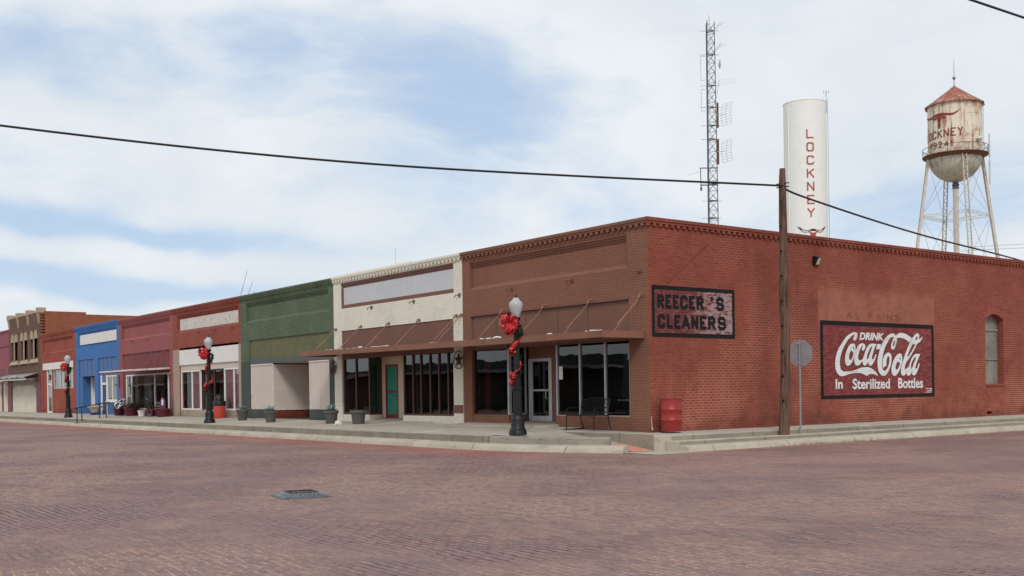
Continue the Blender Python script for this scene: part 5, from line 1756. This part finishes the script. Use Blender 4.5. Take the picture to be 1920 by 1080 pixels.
# ------------------------------------------------------------------ side street things
def floodlight():
    t = thing('wall_floodlight', 'dark box floodlight with pale lens high on the red side wall', 'light', (0, 7.33, 5.6))
    mb = MB()
    y0_, y1_ = 7.22, 7.45
    prof = [(0.003, 5.47), (0.003, 5.74), (.14, 5.74), (.18, 5.70), (.10, 5.47)]
    n = len(prof)
    mb.v = [(a, y0_, b_) for a, b_ in prof] + [(a, y1_, b_) for a, b_ in prof]
    mb.f = [tuple(range(n)), tuple(range(2 * n - 1, n - 1, -1))] + [(i, n + i, n + (i + 1) % n, (i + 1) % n) for i in range(n)]
    mb.build('housing', M['black'], t)
    mb = MB()
    mb.face([(.180, y0_ + .10, 5.69), (.180, y1_ - .02, 5.69), (.104, y1_ - .02, 5.48), (.104, y0_ + .04, 5.48)])
    mb.v = [(a + .003, b_, c_) for a, b_, c_ in mb.v]
    mb.build('lens', M['cream'], t)
floodlight()

t = thing('utility_pole', 'tall weathered wooden utility pole on the side street kerb', 'pole', (1.86, 3.40, .0))
mb = MB()
rs = random.Random(8)
pts, rr = [], []
for k in range(17):
    u = k / 16
    pts.append((0.03 * math.sin(u * 5) + .05 * u - (.05 if .45 < u < .62 else 0) * .6, 0.10 * u + .03 * math.sin(u * 4), u * 7.78))
    rr.append(.150 - .048 * u + rs.uniform(-.004, .004) - (.02 if k == 16 else 0))
mb.path(pts, rr, 14)
mb.build('shaft', M['wood_pole'], t, smooth=True, loc=(0, 0, 0))
for z_ in (7.35, 7.25):
    MB().tube((-.12, -.10 + .09, z_), (.25, .09, z_), .016, n=6).build('bolt', M['black'], t, loc=(0, 0, 0))
mb = MB()
for k in range(9):
    z_ = 1.2 + k * .7
    mb.box(.05, .115, -.115, -.085, z_, z_ + .06)
mb.build('step_iron', M['black'], t, loc=(0, 0, 0))

def cable(name, label, pts, r, group=None, sag=0.0, mat=None):
    # smooth curve through the points
    P = [Vector(p) for p in pts]
    outp = []
    for i in range(len(P) - 1):
        p0, p1, p2, p3 = P[max(i - 1, 0)], P[i], P[i + 1], P[min(i + 2, len(P) - 1)]
        for k in range(12):
            u = k / 12
            q = 0.5 * ((2 * p1) + (p2 - p0) * u + (2 * p0 - 5 * p1 + 4 * p2 - p3) * u * u + (3 * p1 - p0 - 3 * p2 + p3) * u ** 3)
            q.z -= sag * 4 * u * (1 - u)
            outp.append(q)
    outp.append(P[-1])
    o = MB().path(outp, r, 6).build(name, mat or M['cable'])
    return tag(o, label, 'cable', group)


cable('overhead_cable', 'thick black cable crossing the sky from the pole to the left edge', [(1.95, 3.46, 7.28), (-2.8, -7.05, 7.53), (-7.53, -14.94, 8.42), (-11.52, -20.23, 9.55), (-15, -25.2, 10.9)], .030)
cable('overhead_cable', 'black cable running from the pole over the red wall to the right', [(1.95, 3.46, 7.28), (1.72, 4.6, 7.12), (0.35, 12.5, 6.82), (-1.41, 23.02, 6.68), (-5.9, 41.95, 6.66), (-9, 56, 6.8)], .030)
cable('overhead_cable', 'short piece of black cable across the top right corner of the sky', [(9.4, -3.6, 9.55), (9.25, -1.03, 9.72), (8.99, 5.26, 10.03), (8.7, 12, 10.4)], .026)
g_ = 'distant wires beside the water tower'
cable('distant_wire', 'thin grey distant wire, upper one at right of the tower legs', [(-27.2, 63.5, 12.98), (-26.04, 65.06, 13.07), (-22.57, 69.65, 13.25), (2, 102, 14.2), (30, 139, 15.4)], .018, g_, mat=M['galv'])
cable('distant_wire', 'thin grey distant wire, lower one crossing behind the tower legs', [(-27.6, 63, 12.66), (-26.85, 64.0, 12.73), (-22.57, 69.65, 12.94), (2, 102.4, 13.9), (30, 139.8, 15.1)], .018, g_, mat=M['galv'])

t = thing('stop_sign', 'octagonal road sign seen from its grey back on a thin steel post', 'road sign', (1.80, 4.22, .15))
MB().tube((0, 0, 0), (0, 0, 2.83), .032, n=10).build('post', M['galv'], t, loc=(0, 0, 0))
mb = MB()
R = .40
n8 = [(R * math.cos(math.pi / 8 + i * math.pi / 4), R * math.sin(math.pi / 8 + i * math.pi / 4)) for i in range(8)]
mb.v = [(a, .036, 2.43 + b_) for a, b_ in n8] + [(a, .042, 2.43 + b_) for a, b_ in n8]
mb.f = [tuple(range(8)), tuple(range(15, 7, -1))] + [(i, 8 + i, 8 + (i + 1) % 8, (i + 1) % 8) for i in range(8)]
pn = mb.build('panel', plain('sign_back_grey', lin(150, 144, 146), .5, .15), t, loc=(0, 0, 0))
mb = MB()
for z_ in (2.16, 2.72):
    mb.tube((0, .044, z_), (0, -.05, z_), .014, n=6)
    mb.box(-.06, .06, -.038, -.033, z_ - .012, z_ + .012)
mb.build('bolt', M['alu'], t, loc=(0, 0, 0))
t.rotation_euler.z = math.radians(14)

# iron cover in the street
t = thing('iron_cover', 'raised square cast iron cover set in the brick street', 'street cover', (5.9, -13.45, 0))
mb = MB()
A, Bq, H = .40, .21, .062
def fr(u, v, e=0.0):
    """u,v in -1..1 on the frustum"""
    m_ = max(abs(u), abs(v))
    k_ = min(1.0, (1 - m_) / (1 - Bq / A))
    return (u * A, v * A, .012 + H * k_ + e)
q = [(-1, -1), (1, -1), (1, 1), (-1, 1)]
s = Bq / A
for i in range(4):
    a, b_ = q[i], q[(i + 1) % 4]
    mb.face([fr(*a), fr(*b_), fr(b_[0] * s, b_[1] * s), fr(a[0] * s, a[1] * s)])
    mb.face([(a[0] * A, a[1] * A, 0.001), (b_[0] * A, b_[1] * A, 0.001), fr(*b_), fr(*a)])
mb.face([(x_ * .8 * Bq, y_ * .98 * Bq, H + .004) for x_, y_ in q])
mb.build('body', M['iron'], t, loc=(0, 0, 0))
mb = MB()
for k in range(5):
    v_ = (-.7 + .35 * k) * Bq
    mb.tube((-.8 * Bq, v_, H + .006), (.8 * Bq, v_, H + .006), .008, n=5)
for i in range(4):
    a, b_ = q[i], q[(i + 1) % 4]
    p0, p1 = Vector(fr(a[0] * s, a[1] * s, .0)), Vector(fr(b_[0] * s, b_[1] * s, .0))
    mb.tube(p0, p1, .012, n=6)
mb.build('rim', plain('rusty_iron_rim', lin(74, 58, 52), .7, .3), t, loc=(0, 0, 0))
mb = MB()
for i in range(4):
    a, b_ = Vector(q[i]), Vector(q[(i + 1) % 4])
    for k in range(9):
        u = .10 + k * .10
        v0 = a.lerp(b_, u)
        for w0, w1, du in ((.94, .80, .05 * (k % 2)), (.76, .60, -.05 * (k % 2))):
            c0, c1 = v0 * w0, a.lerp(b_, u + du) * w1
            mb.tube(fr(c0.x, c0.y, .004), fr(c1.x, c1.y, .004), .010, n=5)
mb.build('raised_pattern', plain('polished_iron', lin(120, 126, 132), .5, .3), t, loc=(0, 0, 0))
t.rotation_euler.z = math.radians(-12)

# dry grass at the side street kerb
rs = random.Random(21)
mb = MB()
for k in range(420):
    y_ = rs.choice([rs.gauss(3.9, .45), rs.gauss(6.0, .8), rs.uniform(2, 16)])
    x_ = 2.40 + abs(rs.gauss(0, .06))
    p = Vector((x_, y_, 0.0))
    d = Vector((rs.uniform(-.5, 1), rs.uniform(-1, 1), rs.uniform(.15, 1.0))).normalized() * rs.uniform(.05, .16)
    s_ = Vector((d.y, -d.x, 0)).normalized() * .006
    mb.face([p - s_, p + s_, p + d])
for k in range(150):
    x_ = rs.choice([rs.gauss(-22, 1.2), rs.gauss(-14, 1.5), rs.uniform(-40, 0)])
    p = Vector((x_, -3.98 - abs(rs.gauss(0, .05)) if x_ < -3 else -3.6, 0.0))
    d = Vector((rs.uniform(-1, 1), rs.uniform(-1, .2), rs.uniform(.1, .8))).normalized() * rs.uniform(.05, .14)
    s_ = Vector((d.y, -d.x, 0)).normalized() * .008
    mb.face([p - s_, p + s_, p + d])
o = mb.build('dry_grass', M['dry_grass'])
o['kind'] = 'stuff'
tag(o, 'straw coloured dry grass along the foot of the kerbs', 'grass')

# ------------------------------------------------------------------ roof antennas
t = thing('roof_antenna', 'bare leaning aerial rods on the roof of the red shop', 'antenna', (-36, 3, 6))
MB().path([(-36.0, 3, 5.75), (-34.6, 3, 7.5)], .013, 5).build('mast', M['galv'], t)
for a, e in (((-35.3, 3, 6.6), (-34.0, 3, 8.35)), ((-34.8, 3.1, 6.5), (-33.5, 3.1, 7.75)), ((-34.2, 3.1, 6.5), (-33.3, 3.1, 7.2))):
    MB().path([a, e], .011, 5).build('rod', M['galv'], t)
MB().path([(-37.6, 3, 6.55), (-35.3, 3, 6.62)], .03, 5).build('boom', M['mast'], t)
o = MB().path([(-20.1, 4, 5.7), (-20.1, 4, 8.1)], .006, 5).build('roof_mast', M['galv'])
tag(o, 'single thin upright rod on the roof of the green shop', 'antenna')

# ------------------------------------------------------------------ radio mast
MX, MY = -43.46, 50.3
t = thing('radio_mast', 'slender steel lattice radio mast with antennas behind the corner shop', 'mast', (MX, MY, 0))
def mw(z):
    return .62 - .0052 * z                       # leg radius
az0 = math.atan2(cpos.y - MY, cpos.x - MX)
def leg(i, z):
    a = az0 + math.pi / 2 + i * 2 * math.pi / 3 + .10
    return Vector((MX + mw(z) * math.cos(a), MY + mw(z) * math.sin(a), z))
for i in range(3):
    MB().tube(leg(i, 0), leg(i, 33.7), .05, .038, n=6).build('leg', M['mast'], t)
mb = MB()
z_ = 6.0
while z_ < 33.4:
    for i in range(3):
        a, b_ = leg(i, z_), leg((i + 1) % 3, z_)
        c_, d_ = leg(i, z_ + .86), leg((i + 1) % 3, z_ + .86)
        mb.tube(a, d_, .017, n=4)
        mb.tube(b_, c_, .017, n=4)
        mb.tube(a, b_, .018, n=4)
    z_ += .86
mb.build('bracing', M['mast'], t)
for z_ in (16.5, 18.0, 19.5, 23.4, 24.6, 26.2, 28.1, 30.8, 32.9):
    mb = MB()
    for i in range(3):
        mb.tube(leg(i, z_), leg((i + 1) % 3, z_), .035, n=5)
    p, q_ = leg(0, z_), leg(1, z_)
    d = (right * 1.0)
    mb.tube(Vector((MX, MY, z_)) - right * .85, Vector((MX, MY, z_)) + right * .85, .018, n=4)
    mb.build('ring_frame', M['mast'], t)
def near(z, u, d=0.0):
    return Vector((MX, MY, z)) + right * u - fwd * d
for z_ in (25.5, 22.3):           # grid dishes seen nearly edge on
    mb = MB()
    for r_ in range(9):
        v = -1 + 2 * r_ / 8
        pts = []
        for k in range(9):
            w_ = -1 + 2 * k / 8
            pts.append(near(z_ + v * 1.5 * .62, .62 + .75 + .35 * (w_ * .9) - .25 * (1 - v * v) * .4, .4 + .55 * w_))
        mb.path(pts, .016, 4)
    for k in (0, 4, 8):
        w_ = -1 + 2 * k / 8
        mb.path([near(z_ + v * .93, .62 + .75 + .35 * w_ * .9 - .1 * (1 - v * v), .4 + .55 * w_) for v in (-1, -.5, 0, .5, 1)], .02, 4)
    mb.tube(near(z_, .45), near(z_, 1.25, .3), .03, n=5)
    mb.build('grid_dish', M['dish'], t)
    MB().box(0, .12, 0, .12, 0, 2.2).build('mount_pipe', M['rust'], t, loc=tuple(near(z_ - 1.1, .55) - Vector((MX, MY, 0))))
mb = MB()
for z_ in (33.0, 31.1):
    for o_ in (0, .12, .24, .36):
        mb.tube(near(z_ + o_, .5 + o_), near(z_ + .55 + o_ * .4, 1.05 + o_ * 1.3), .014, n=4)
    mb.tube(near(z_, .4), near(z_ + .75, 1.05), .04, n=5)
mb.build('panel_antenna', M['dish'], t)
mb = MB()
for o_ in (0, .2, .4):
    mb.tube(near(28.2 + o_, .7), near(28.3 + o_, 2.3), .014, n=4)
mb.tube(near(27.0, .55), near(28.6, .8), .03, n=5)
mb.build('yagi_antenna', M['dish'], t)
mb = MB()
mb.lathe([(.02, 0), (.38, .12), (.40, .16)], n=16)
mb.v = [tuple(near(30.0 + a, .75 + c_, b_)) for a, b_, c_ in mb.v]
mb.build('drum_dish', M['dish'], t)
mb = MB()
for z0_, z1_ in ((28.6, 30.7), (25.9, 27.8)):
    mb.tube(near(z0_, -.78), near(z1_, -.78), .03, n=5)
    mb.tube(near(z0_, -.78), near(z0_, -.4), .025, n=5)
    mb.tube(near(z1_, -.78), near(z1_, -.4), .025, n=5)
mb.build('whip_antenna', M['dish'], t)
mb = MB()
for z_ in (20.9, 19.4):
    mb.tube(near(z_, -1.0), near(z_, .6), .05, n=5)
mb.tube(near(20.9, -.95), near(19.2, -.9), .04, n=5)
mb.tube(near(20.6, -1.1), near(20.3, -2.0), .012, n=4)
mb.lathe([(.05, 0), (.09, .1), (.09, .3), (.04, .36)], tuple(near(18.9, -.9)), 8)
mb.build('side_arm', M['mast'], t)
MB().tube(near(33.3, 0), near(34.3, 0), .02, n=5).build('finial', M['mast'], t)

# ------------------------------------------------------------------ white standpipe
SX, SY, SR, ST = -73.29, 102.06, 2.88, 40.6
t = thing('standpipe_tank', 'tall white cylindrical water tank with red letters down its side', 'water tank', (SX, SY, 0))
mb = MB()
mb.lathe([(SR, 0), (SR, ST), (SR + .04, ST + .01), (SR + .04, ST + .10), (SR - .4, ST + .32), (.3, ST + .55)], (SX, SY, 0), 72)
mb.build('tank', M['tank_white'], t, smooth=True)
sa = math.atan2(cpos.y - SY, cpos.x - SX)       # towards the camera
def cyl(cx_, cy_, R_, a, z, ext=0.0):
    """a: angle to the right of the camera-facing line as seen in the photo"""
    q = math.atan2(cpos.y - cy_, cpos.x - cx_) + a
    return Vector((cx_ + (R_ + ext) * math.cos(q), cy_ + (R_ + ext) * math.sin(q), z))
def cylP(cx_, cy_, R_):
    return lambda u, w, d: cyl(cx_, cy_, R_, u / R_, w, d)
P_ = cylP(SX, SY, SR)
A0 = math.radians(13) * SR
zc0 = 35.95
parts = []
for i, ch in enumerate('LOCKNEY'):
    parts.append(stroke(ch, A0 - .40, zc0 - i * 1.785 - .55, .80, 1.06, 0.17, P_, .07))
join(parts).build('lettering', M['red_letter'], t)
# longhorn head
def head_poly(s):
    return [(-.50 * s, .0), (-.55 * s, .14 * s), (-.30 * s, .20 * s), (.30 * s, .20 * s), (.55 * s, .14 * s), (.50 * s, .0), (.34 * s, -.06 * s), (.30 * s, -.35 * s), (.18 * s, -.62 * s), (.22 * s, -.95 * s), (.12 * s, -1.1 * s), (-.12 * s, -1.1 * s), (-.22 * s, -.95 * s), (-.18 * s, -.62 * s), (-.30 * s, -.35 * s), (-.34 * s, -.06 * s)]
HZ = 22.55
poly2d([[(A0 + .25 + a * 1.25, HZ + b_) for a, b_ in head_poly(1.0)]], P_, .05).build('bull_head', M['red_letter'], t)
mb = MB()
mb.face([P_(A0 + .25 + a, HZ + b_, .06) for a, b_ in ((-.42, .18), (-.36, .40), (0, .48), (.36, .40), (.42, .18))])
for s_ in (-1, 1):
    up_l = [(.40, .34), (.9, .26), (1.3, .38), (1.65, .62), (1.9, .80)]
    lo_l = [(.55, .14), (.9, .02), (1.25, .08), (1.6, .36), (1.9, .72)]
    for ln in (up_l, lo_l):
        pts = [P_(A0 + .25 + s_ * a, HZ + b_, .06) for a, b_ in ln]
        mb.path(pts, .03, 4)
    tip = [(1.38, .44), (1.65, .66), (2.05, .86), (2.0, .72), (1.62, .42)]
    mb.face([P_(A0 + .25 + s_ * a, HZ + b_, .065) for a, b_ in tip])
mb.build('horn_outline', M['black'], t)
mb = MB()
for a_ in (math.radians(-47),):
    mb.tube(cyl(SX, SY, SR, a_, 12, .12), cyl(SX, SY, SR, a_, ST - .9, .12), .09, n=8)
    for k in range(12):
        mb.tube(cyl(SX, SY, SR, a_, 14 + k * 2.2, .0), cyl(SX, SY, SR, a_, 14 + k * 2.2, .15), .05, n=5)
mb.build('pipe', M['tank_white'], t)
mb = MB()
a_ = math.radians(86)
for o_ in (-.035, .10):
    mb.tube(cyl(SX, SY, SR, a_ + o_, 6, .18), cyl(SX, SY, SR, a_ + o_, ST + .4, .18), .03, n=5)
k_ = 6.0
while k_ < ST:
    mb.tube(cyl(SX, SY, SR, a_ - .035, k_, .18), cyl(SX, SY, SR, a_ + .10, k_, .18), .018, n=4)
    k_ += .4
mb.build('ladder', M['galv'], t)
mb = MB()
p = cyl(SX, SY, SR, math.radians(80), ST, .05)
mb.tube(p - Vector((0, 0, 1.5)), p + Vector((0, 0, 1.7)), .03, n=5)
mb.tube(p + Vector((0, 0, 1.3)) - right * .35, p + Vector((0, 0, 1.3)) + right * .35, .02, n=4)
for s_ in (-.35, .35):
    mb.tube(p + Vector((0, 0, 1.3)) + right * s_, p + Vector((0, 0, 1.6)) + right * s_, .03, n=4)
mb.tube(p + Vector((0, 0, 1.2)), p - right * .8 + Vector((0, 0, .1)), .012, n=4)
mb.build('weather_vane', M['mast'], t)
MB().lathe([(.35, 0), (.35, .25), (.2, .35)], (SX, SY, ST + .5), 12).build('roof_vent', M['tin'], t)

# ------------------------------------------------------------------ old water tower
TX, TY = -60.79, 118.6
R_ = 3.52
ZB, ZE = 33.15, 40.15
t = thing('water_tower', 'old rust streaked water tower with conical roof on four lattice legs', 'water tower', (TX, TY, 0))
mb = MB()
mb.lathe([(R_, ZB), (R_, ZE)], (TX, TY, 0), 64, cap=False)
for k in range(1, 4):
    z_ = ZB + k * (ZE - ZB) / 4
    mb.lathe([(R_ + .004, z_ - .05), (R_ + .02, z_ - .02), (R_ + .02, z_ + .02), (R_ + .004, z_ + .05)], (TX, TY, 0), 64, cap=False)
mb.build('tank', M['tower_white'], t, smooth=True)
mb = MB()
prof = [(R_ * math.sin(math.pi / 2 * k / 14), ZB - 3.55 * math.cos(math.pi / 2 * k / 14)) for k in range(15)]
prof[0] = (.05, ZB - 3.55)
mb.lathe(prof, (TX, TY, 0), 56, cap=False)
mb.build('bowl', M['bowl_white'], t, smooth=True)
mb = MB()
mb.lathe([(R_ + .42, ZE - .18), (R_ + .42, ZE - .06), (2.2, ZE + 1.15), (.12, ZE + 2.72), (.02, ZE + 2.9)], (TX, TY, 0), 12, cap=False, a0=.2)
mb.lathe([(R_ + .42, ZE - .18), (R_ - .05, ZE - .1)], (TX, TY, 0), 12, cap=False, a0=.2)
mb.build('roof', M['rust_roof'], t)
mb = MB()
mb.tube((TX, TY, ZE + 2.8), (TX, TY, ZE + 6.3), .05, .02, n=6)
mb.lathe([(.05, 0), (.16, .08), (.22, .2), (.08, .3), (.05, .5)], (TX, TY, ZE + 3.6), 8)
mb.tube(Vector((TX, TY, ZE + 3.9)) - right * .3, Vector((TX, TY, ZE + 3.9)) + right * .3, .04, n=4)
mb.build('finial', M['mast'], t)
mb = MB()
mb.lathe([(R_ + .003, ZB - .05), (R_ + .75, ZB - .05), (R_ + .75, ZB + .06), (R_ + .003, ZB + .06)], (TX, TY, 0), 56, cap=False)
mb.lathe([(R_ + .003, ZB - .06), (R_ + .003, ZB - .42), (R_ + .12, ZB - .42), (R_ + .70, ZB - .10)], (TX, TY, 0), 56, cap=False)
mb.build('balcony', M['rust'], t)
mb = MB()
NR = 20
rr_ = R_ + .70
def rp(i, z):
    a = 2 * math.pi * i / NR
    return Vector((TX + rr_ * math.cos(a), TY + rr_ * math.sin(a), z))
mb.path([rp(i * .5, ZB + 1.08) for i in range(2 * NR + 1)], .045, 5, cap=False)
for i in range(NR):
    mb.tube(rp(i, ZB), rp(i, ZB + 1.08), .03, n=4) if i % 2 == 0 else None
    a, b_ = (ZB + .05, ZB + 1.05) if i % 2 else (ZB + 1.05, ZB + .05)
    mb.tube(rp(i, a), rp(i + 1, b_), .028, n=4)
mb.build('railing', M['rust'], t)
dirs = [-right, right, -fwd, fwd]
rotq = Matrix.Rotation(math.radians(-4), 3, 'Z')
dirs = [rotq @ d for d in dirs]
def lp(d, z):
    return Vector((TX, TY, z)) + d * (3.62 + (33.0 - z) * .136)
for d in dirs:
    s_ = d.cross(Vector((0, 0, 1))).normalized()
    mb = MB()
    top, bot = lp(d, ZB - .1), lp(d, 0)
    for o_ in (-.25, .25):
        for f_ in (-.12, .12):
            mb.tube(bot + s_ * o_ + d * f_, top + s_ * o_ + d * f_, .055, n=4)
        a, b_ = bot + s_ * o_, top + s_ * o_
        mb.face([a - d * .13, a + d * .13, b_ + d * .13, b_ - d * .13])
    L_ = (top - bot).length
    k_ = 26
    for f_ in (-.13, .13):
        for i in range(int(L_ / .5)):
            z0_, z1_ = i * .5 / L_, (i + 1) * .5 / L_
            sg = 1 if i % 2 else -1
            mb.tube(bot.lerp(top, z0_) + s_ * .25 * sg + d * f_, bot.lerp(top, z1_) - s_ * .25 * sg + d * f_, .03, n=4)
    mb.build('leg', M['leg_white'], t)
ZR = 24.9
mb = MB()
order = [dirs[0], dirs[2], dirs[1], dirs[3]]
for i in range(4):
    for z_ in (ZR, 12.5):
        a, b_ = lp(order[i], z_), lp(order[(i + 1) % 4], z_)
        for o_ in (-.17, .17):
            mb.tube(a + Vector((0, 0, o_)), b_ + Vector((0, 0, o_)), .05, n=4)
        for k in range(14):
            u0_, u1_ = k / 14, (k + 1) / 14
            sg = 1 if k % 2 else -1
            mb.tube(a.lerp(b_, u0_) + Vector((0, 0, .17 * sg)), a.lerp(b_, u1_) - Vector((0, 0, .17 * sg)), .03, n=4)
mb.build('strut', M['leg_white'], t)
mb = MB()
for i in range(4):
    d0, d1 = order[i], order[(i + 1) % 4]
    for z0_, z1_ in ((ZR, ZB - .6), (12.5, ZR)):
        mb.tube(lp(d0, z0_), lp(d1, z1_), .022, n=4)
        mb.tube(lp(d1, z0_), lp(d0, z1_), .022, n=4)
mb.build('tie_rod', M['galv'], t)
mb = MB()
mb.tube((TX, TY, 0), (TX, TY, ZB - 3.9), .38, n=14)
mb.build('riser_pipe', M['leg_white'], t)
MB().lathe([(.45, 0), (.45, .2), (.38, .3), (.5, .5), (.38, .8), (.38, 1.1)], (TX, TY, ZB - 4.5), 14).build('riser_joint', M['mast'], t)
TP = cylP(TX, TY, R_)
parts = []
for i, ch in enumerate('LOCKNEY'):
    a_ = math.radians(-76 + 14.6 * i)
    parts.append(stroke(ch, a_ * R_ - .29, 35.28 + .02 * i, .56, .95, .15, TP, .05))
for ch, a_ in zip('79241', (-59, -45, -32, -17.5, -6)):
    parts.append(stroke(ch, math.radians(a_) * R_ - .23, 34.0, .46, .70, .12, TP, .05))
join(parts).build('lettering', M['red_worn'], t)
def strip(pts, ext):
    """pts: (u, w, half width) painted band on the tank"""
    m_ = MB()
    for (a, b_, h0), (c_, d_, h1) in zip(pts, pts[1:]):
        m_.face([TP(a, b_ - h0, ext), TP(c_, d_ - h1, ext), TP(c_, d_ + h1, ext), TP(a, b_ + h0, ext)])
    return m_
hc = math.radians(-33) * R_
horn = strip([(hc - 3.4, 38.75, .02), (hc - 2.9, 38.55, .08), (hc - 2.2, 38.25, .13), (hc - 1.4, 38.22, .15), (hc - .7, 38.42, .16), (hc, 38.50, .16), (hc + .7, 38.42, .15), (hc + 1.4, 38.28, 0.14), (hc + 1.9, 38.30, .13), (hc + 2.4, 38.55, .09), (hc + 2.75, 38.85, .03)], .06)
hd = poly2d([[(hc + a * .95, 38.28 + b_ * 1.55) for a, b_ in head_poly(1.0)]], TP, .10)
ear = MB()
for s_ in (-1, 1):
    ear.face([TP(hc + s_ * .35, 38.2, .09), TP(hc + s_ * .75, 38.05, .09), TP(hc + s_ * 1.05, 38.1, .09), TP(hc + s_ * .8, 37.8, .09), TP(hc + s_ * .4, 37.95, .09)])
join([horn, hd, ear]).build('longhorn_emblem', M['red_worn'], t)
p = cyl(TX, TY, R_, math.radians(52), ZB, .4)
mb = MB()
mb.tube(p, p + Vector((0, 0, 1.5)), .04, n=5)
mb.lathe([(.05, -.35), (.25, -.25), (.36, 0), (.25, .25), (.05, .35)], tuple(p + Vector((0, 0, 1.7))), 14)
mb.build('round_antenna', M['dish'], t, smooth=True)
p = cyl(TX, TY, R_, math.radians(84), ZB, .85)
mb = MB()
for z0_, z1_ in ((-.5, 2.6), (-4.3, -1.0)):
    mb.tube(p + Vector((0, 0, z0_)), p + Vector((0, 0, z1_)), .12, n=8)
mb.tube(p + Vector((0, 0, -3)), p + Vector((0, 0, 2)), .05, n=5)
mb.build('panel_antenna', M['dish'], t)
a_ = math.radians(82)
mb = MB()
mb.tube(cyl(TX, TY, R_, a_, ZB, .15), cyl(TX, TY, R_, a_, ZE - .2, .15), .05, n=5)
mb.build('tank_pipe', M['leg_white'], t)

# ------------------------------------------------------------------ the shops across the street, which the windows mirror
def across(xa, xb, h, mat, canopy, lab):
    t = thing('facing_shop', lab, 'building', ((xa + xb) / 2, -34, 0))
    hs = []
    q = xa + 1
    while q + 5 < xb:
        hs.append((q, q + 4.2, .9, 3.0))
        q += 5.6
    mb = MB()
    mb.wall(xa, xb, 0, h, hs, -34, -34.4)
    mb.box(xa, xb, -48, -34.41, 0, h - .5)
    mb.build('wall', mat, t)
    for hh in hs:
        MB().box(hh[0], hh[1], -34.3, -34.2, hh[2], hh[3]).build('window', M['dark_frame'], t)
    MB().box(xa, xb, -34.0, -31.8, 3.25, 3.5).build('canopy', canopy, t)
across(-152, -112, 4.9, M['dark_brick'], M['tin'], 'tall dark brick shop row across the street, seen only mirrored in glass')
across(-111.9, -76, 3.9, M['dark_brick'], M['tin'], 'dark brick shop row across the street, seen only mirrored in glass')
across(-75.9, -38, 4.3, M['slate_brick'], M['galv'], 'grey brick shop row across the street, seen only mirrored in glass')
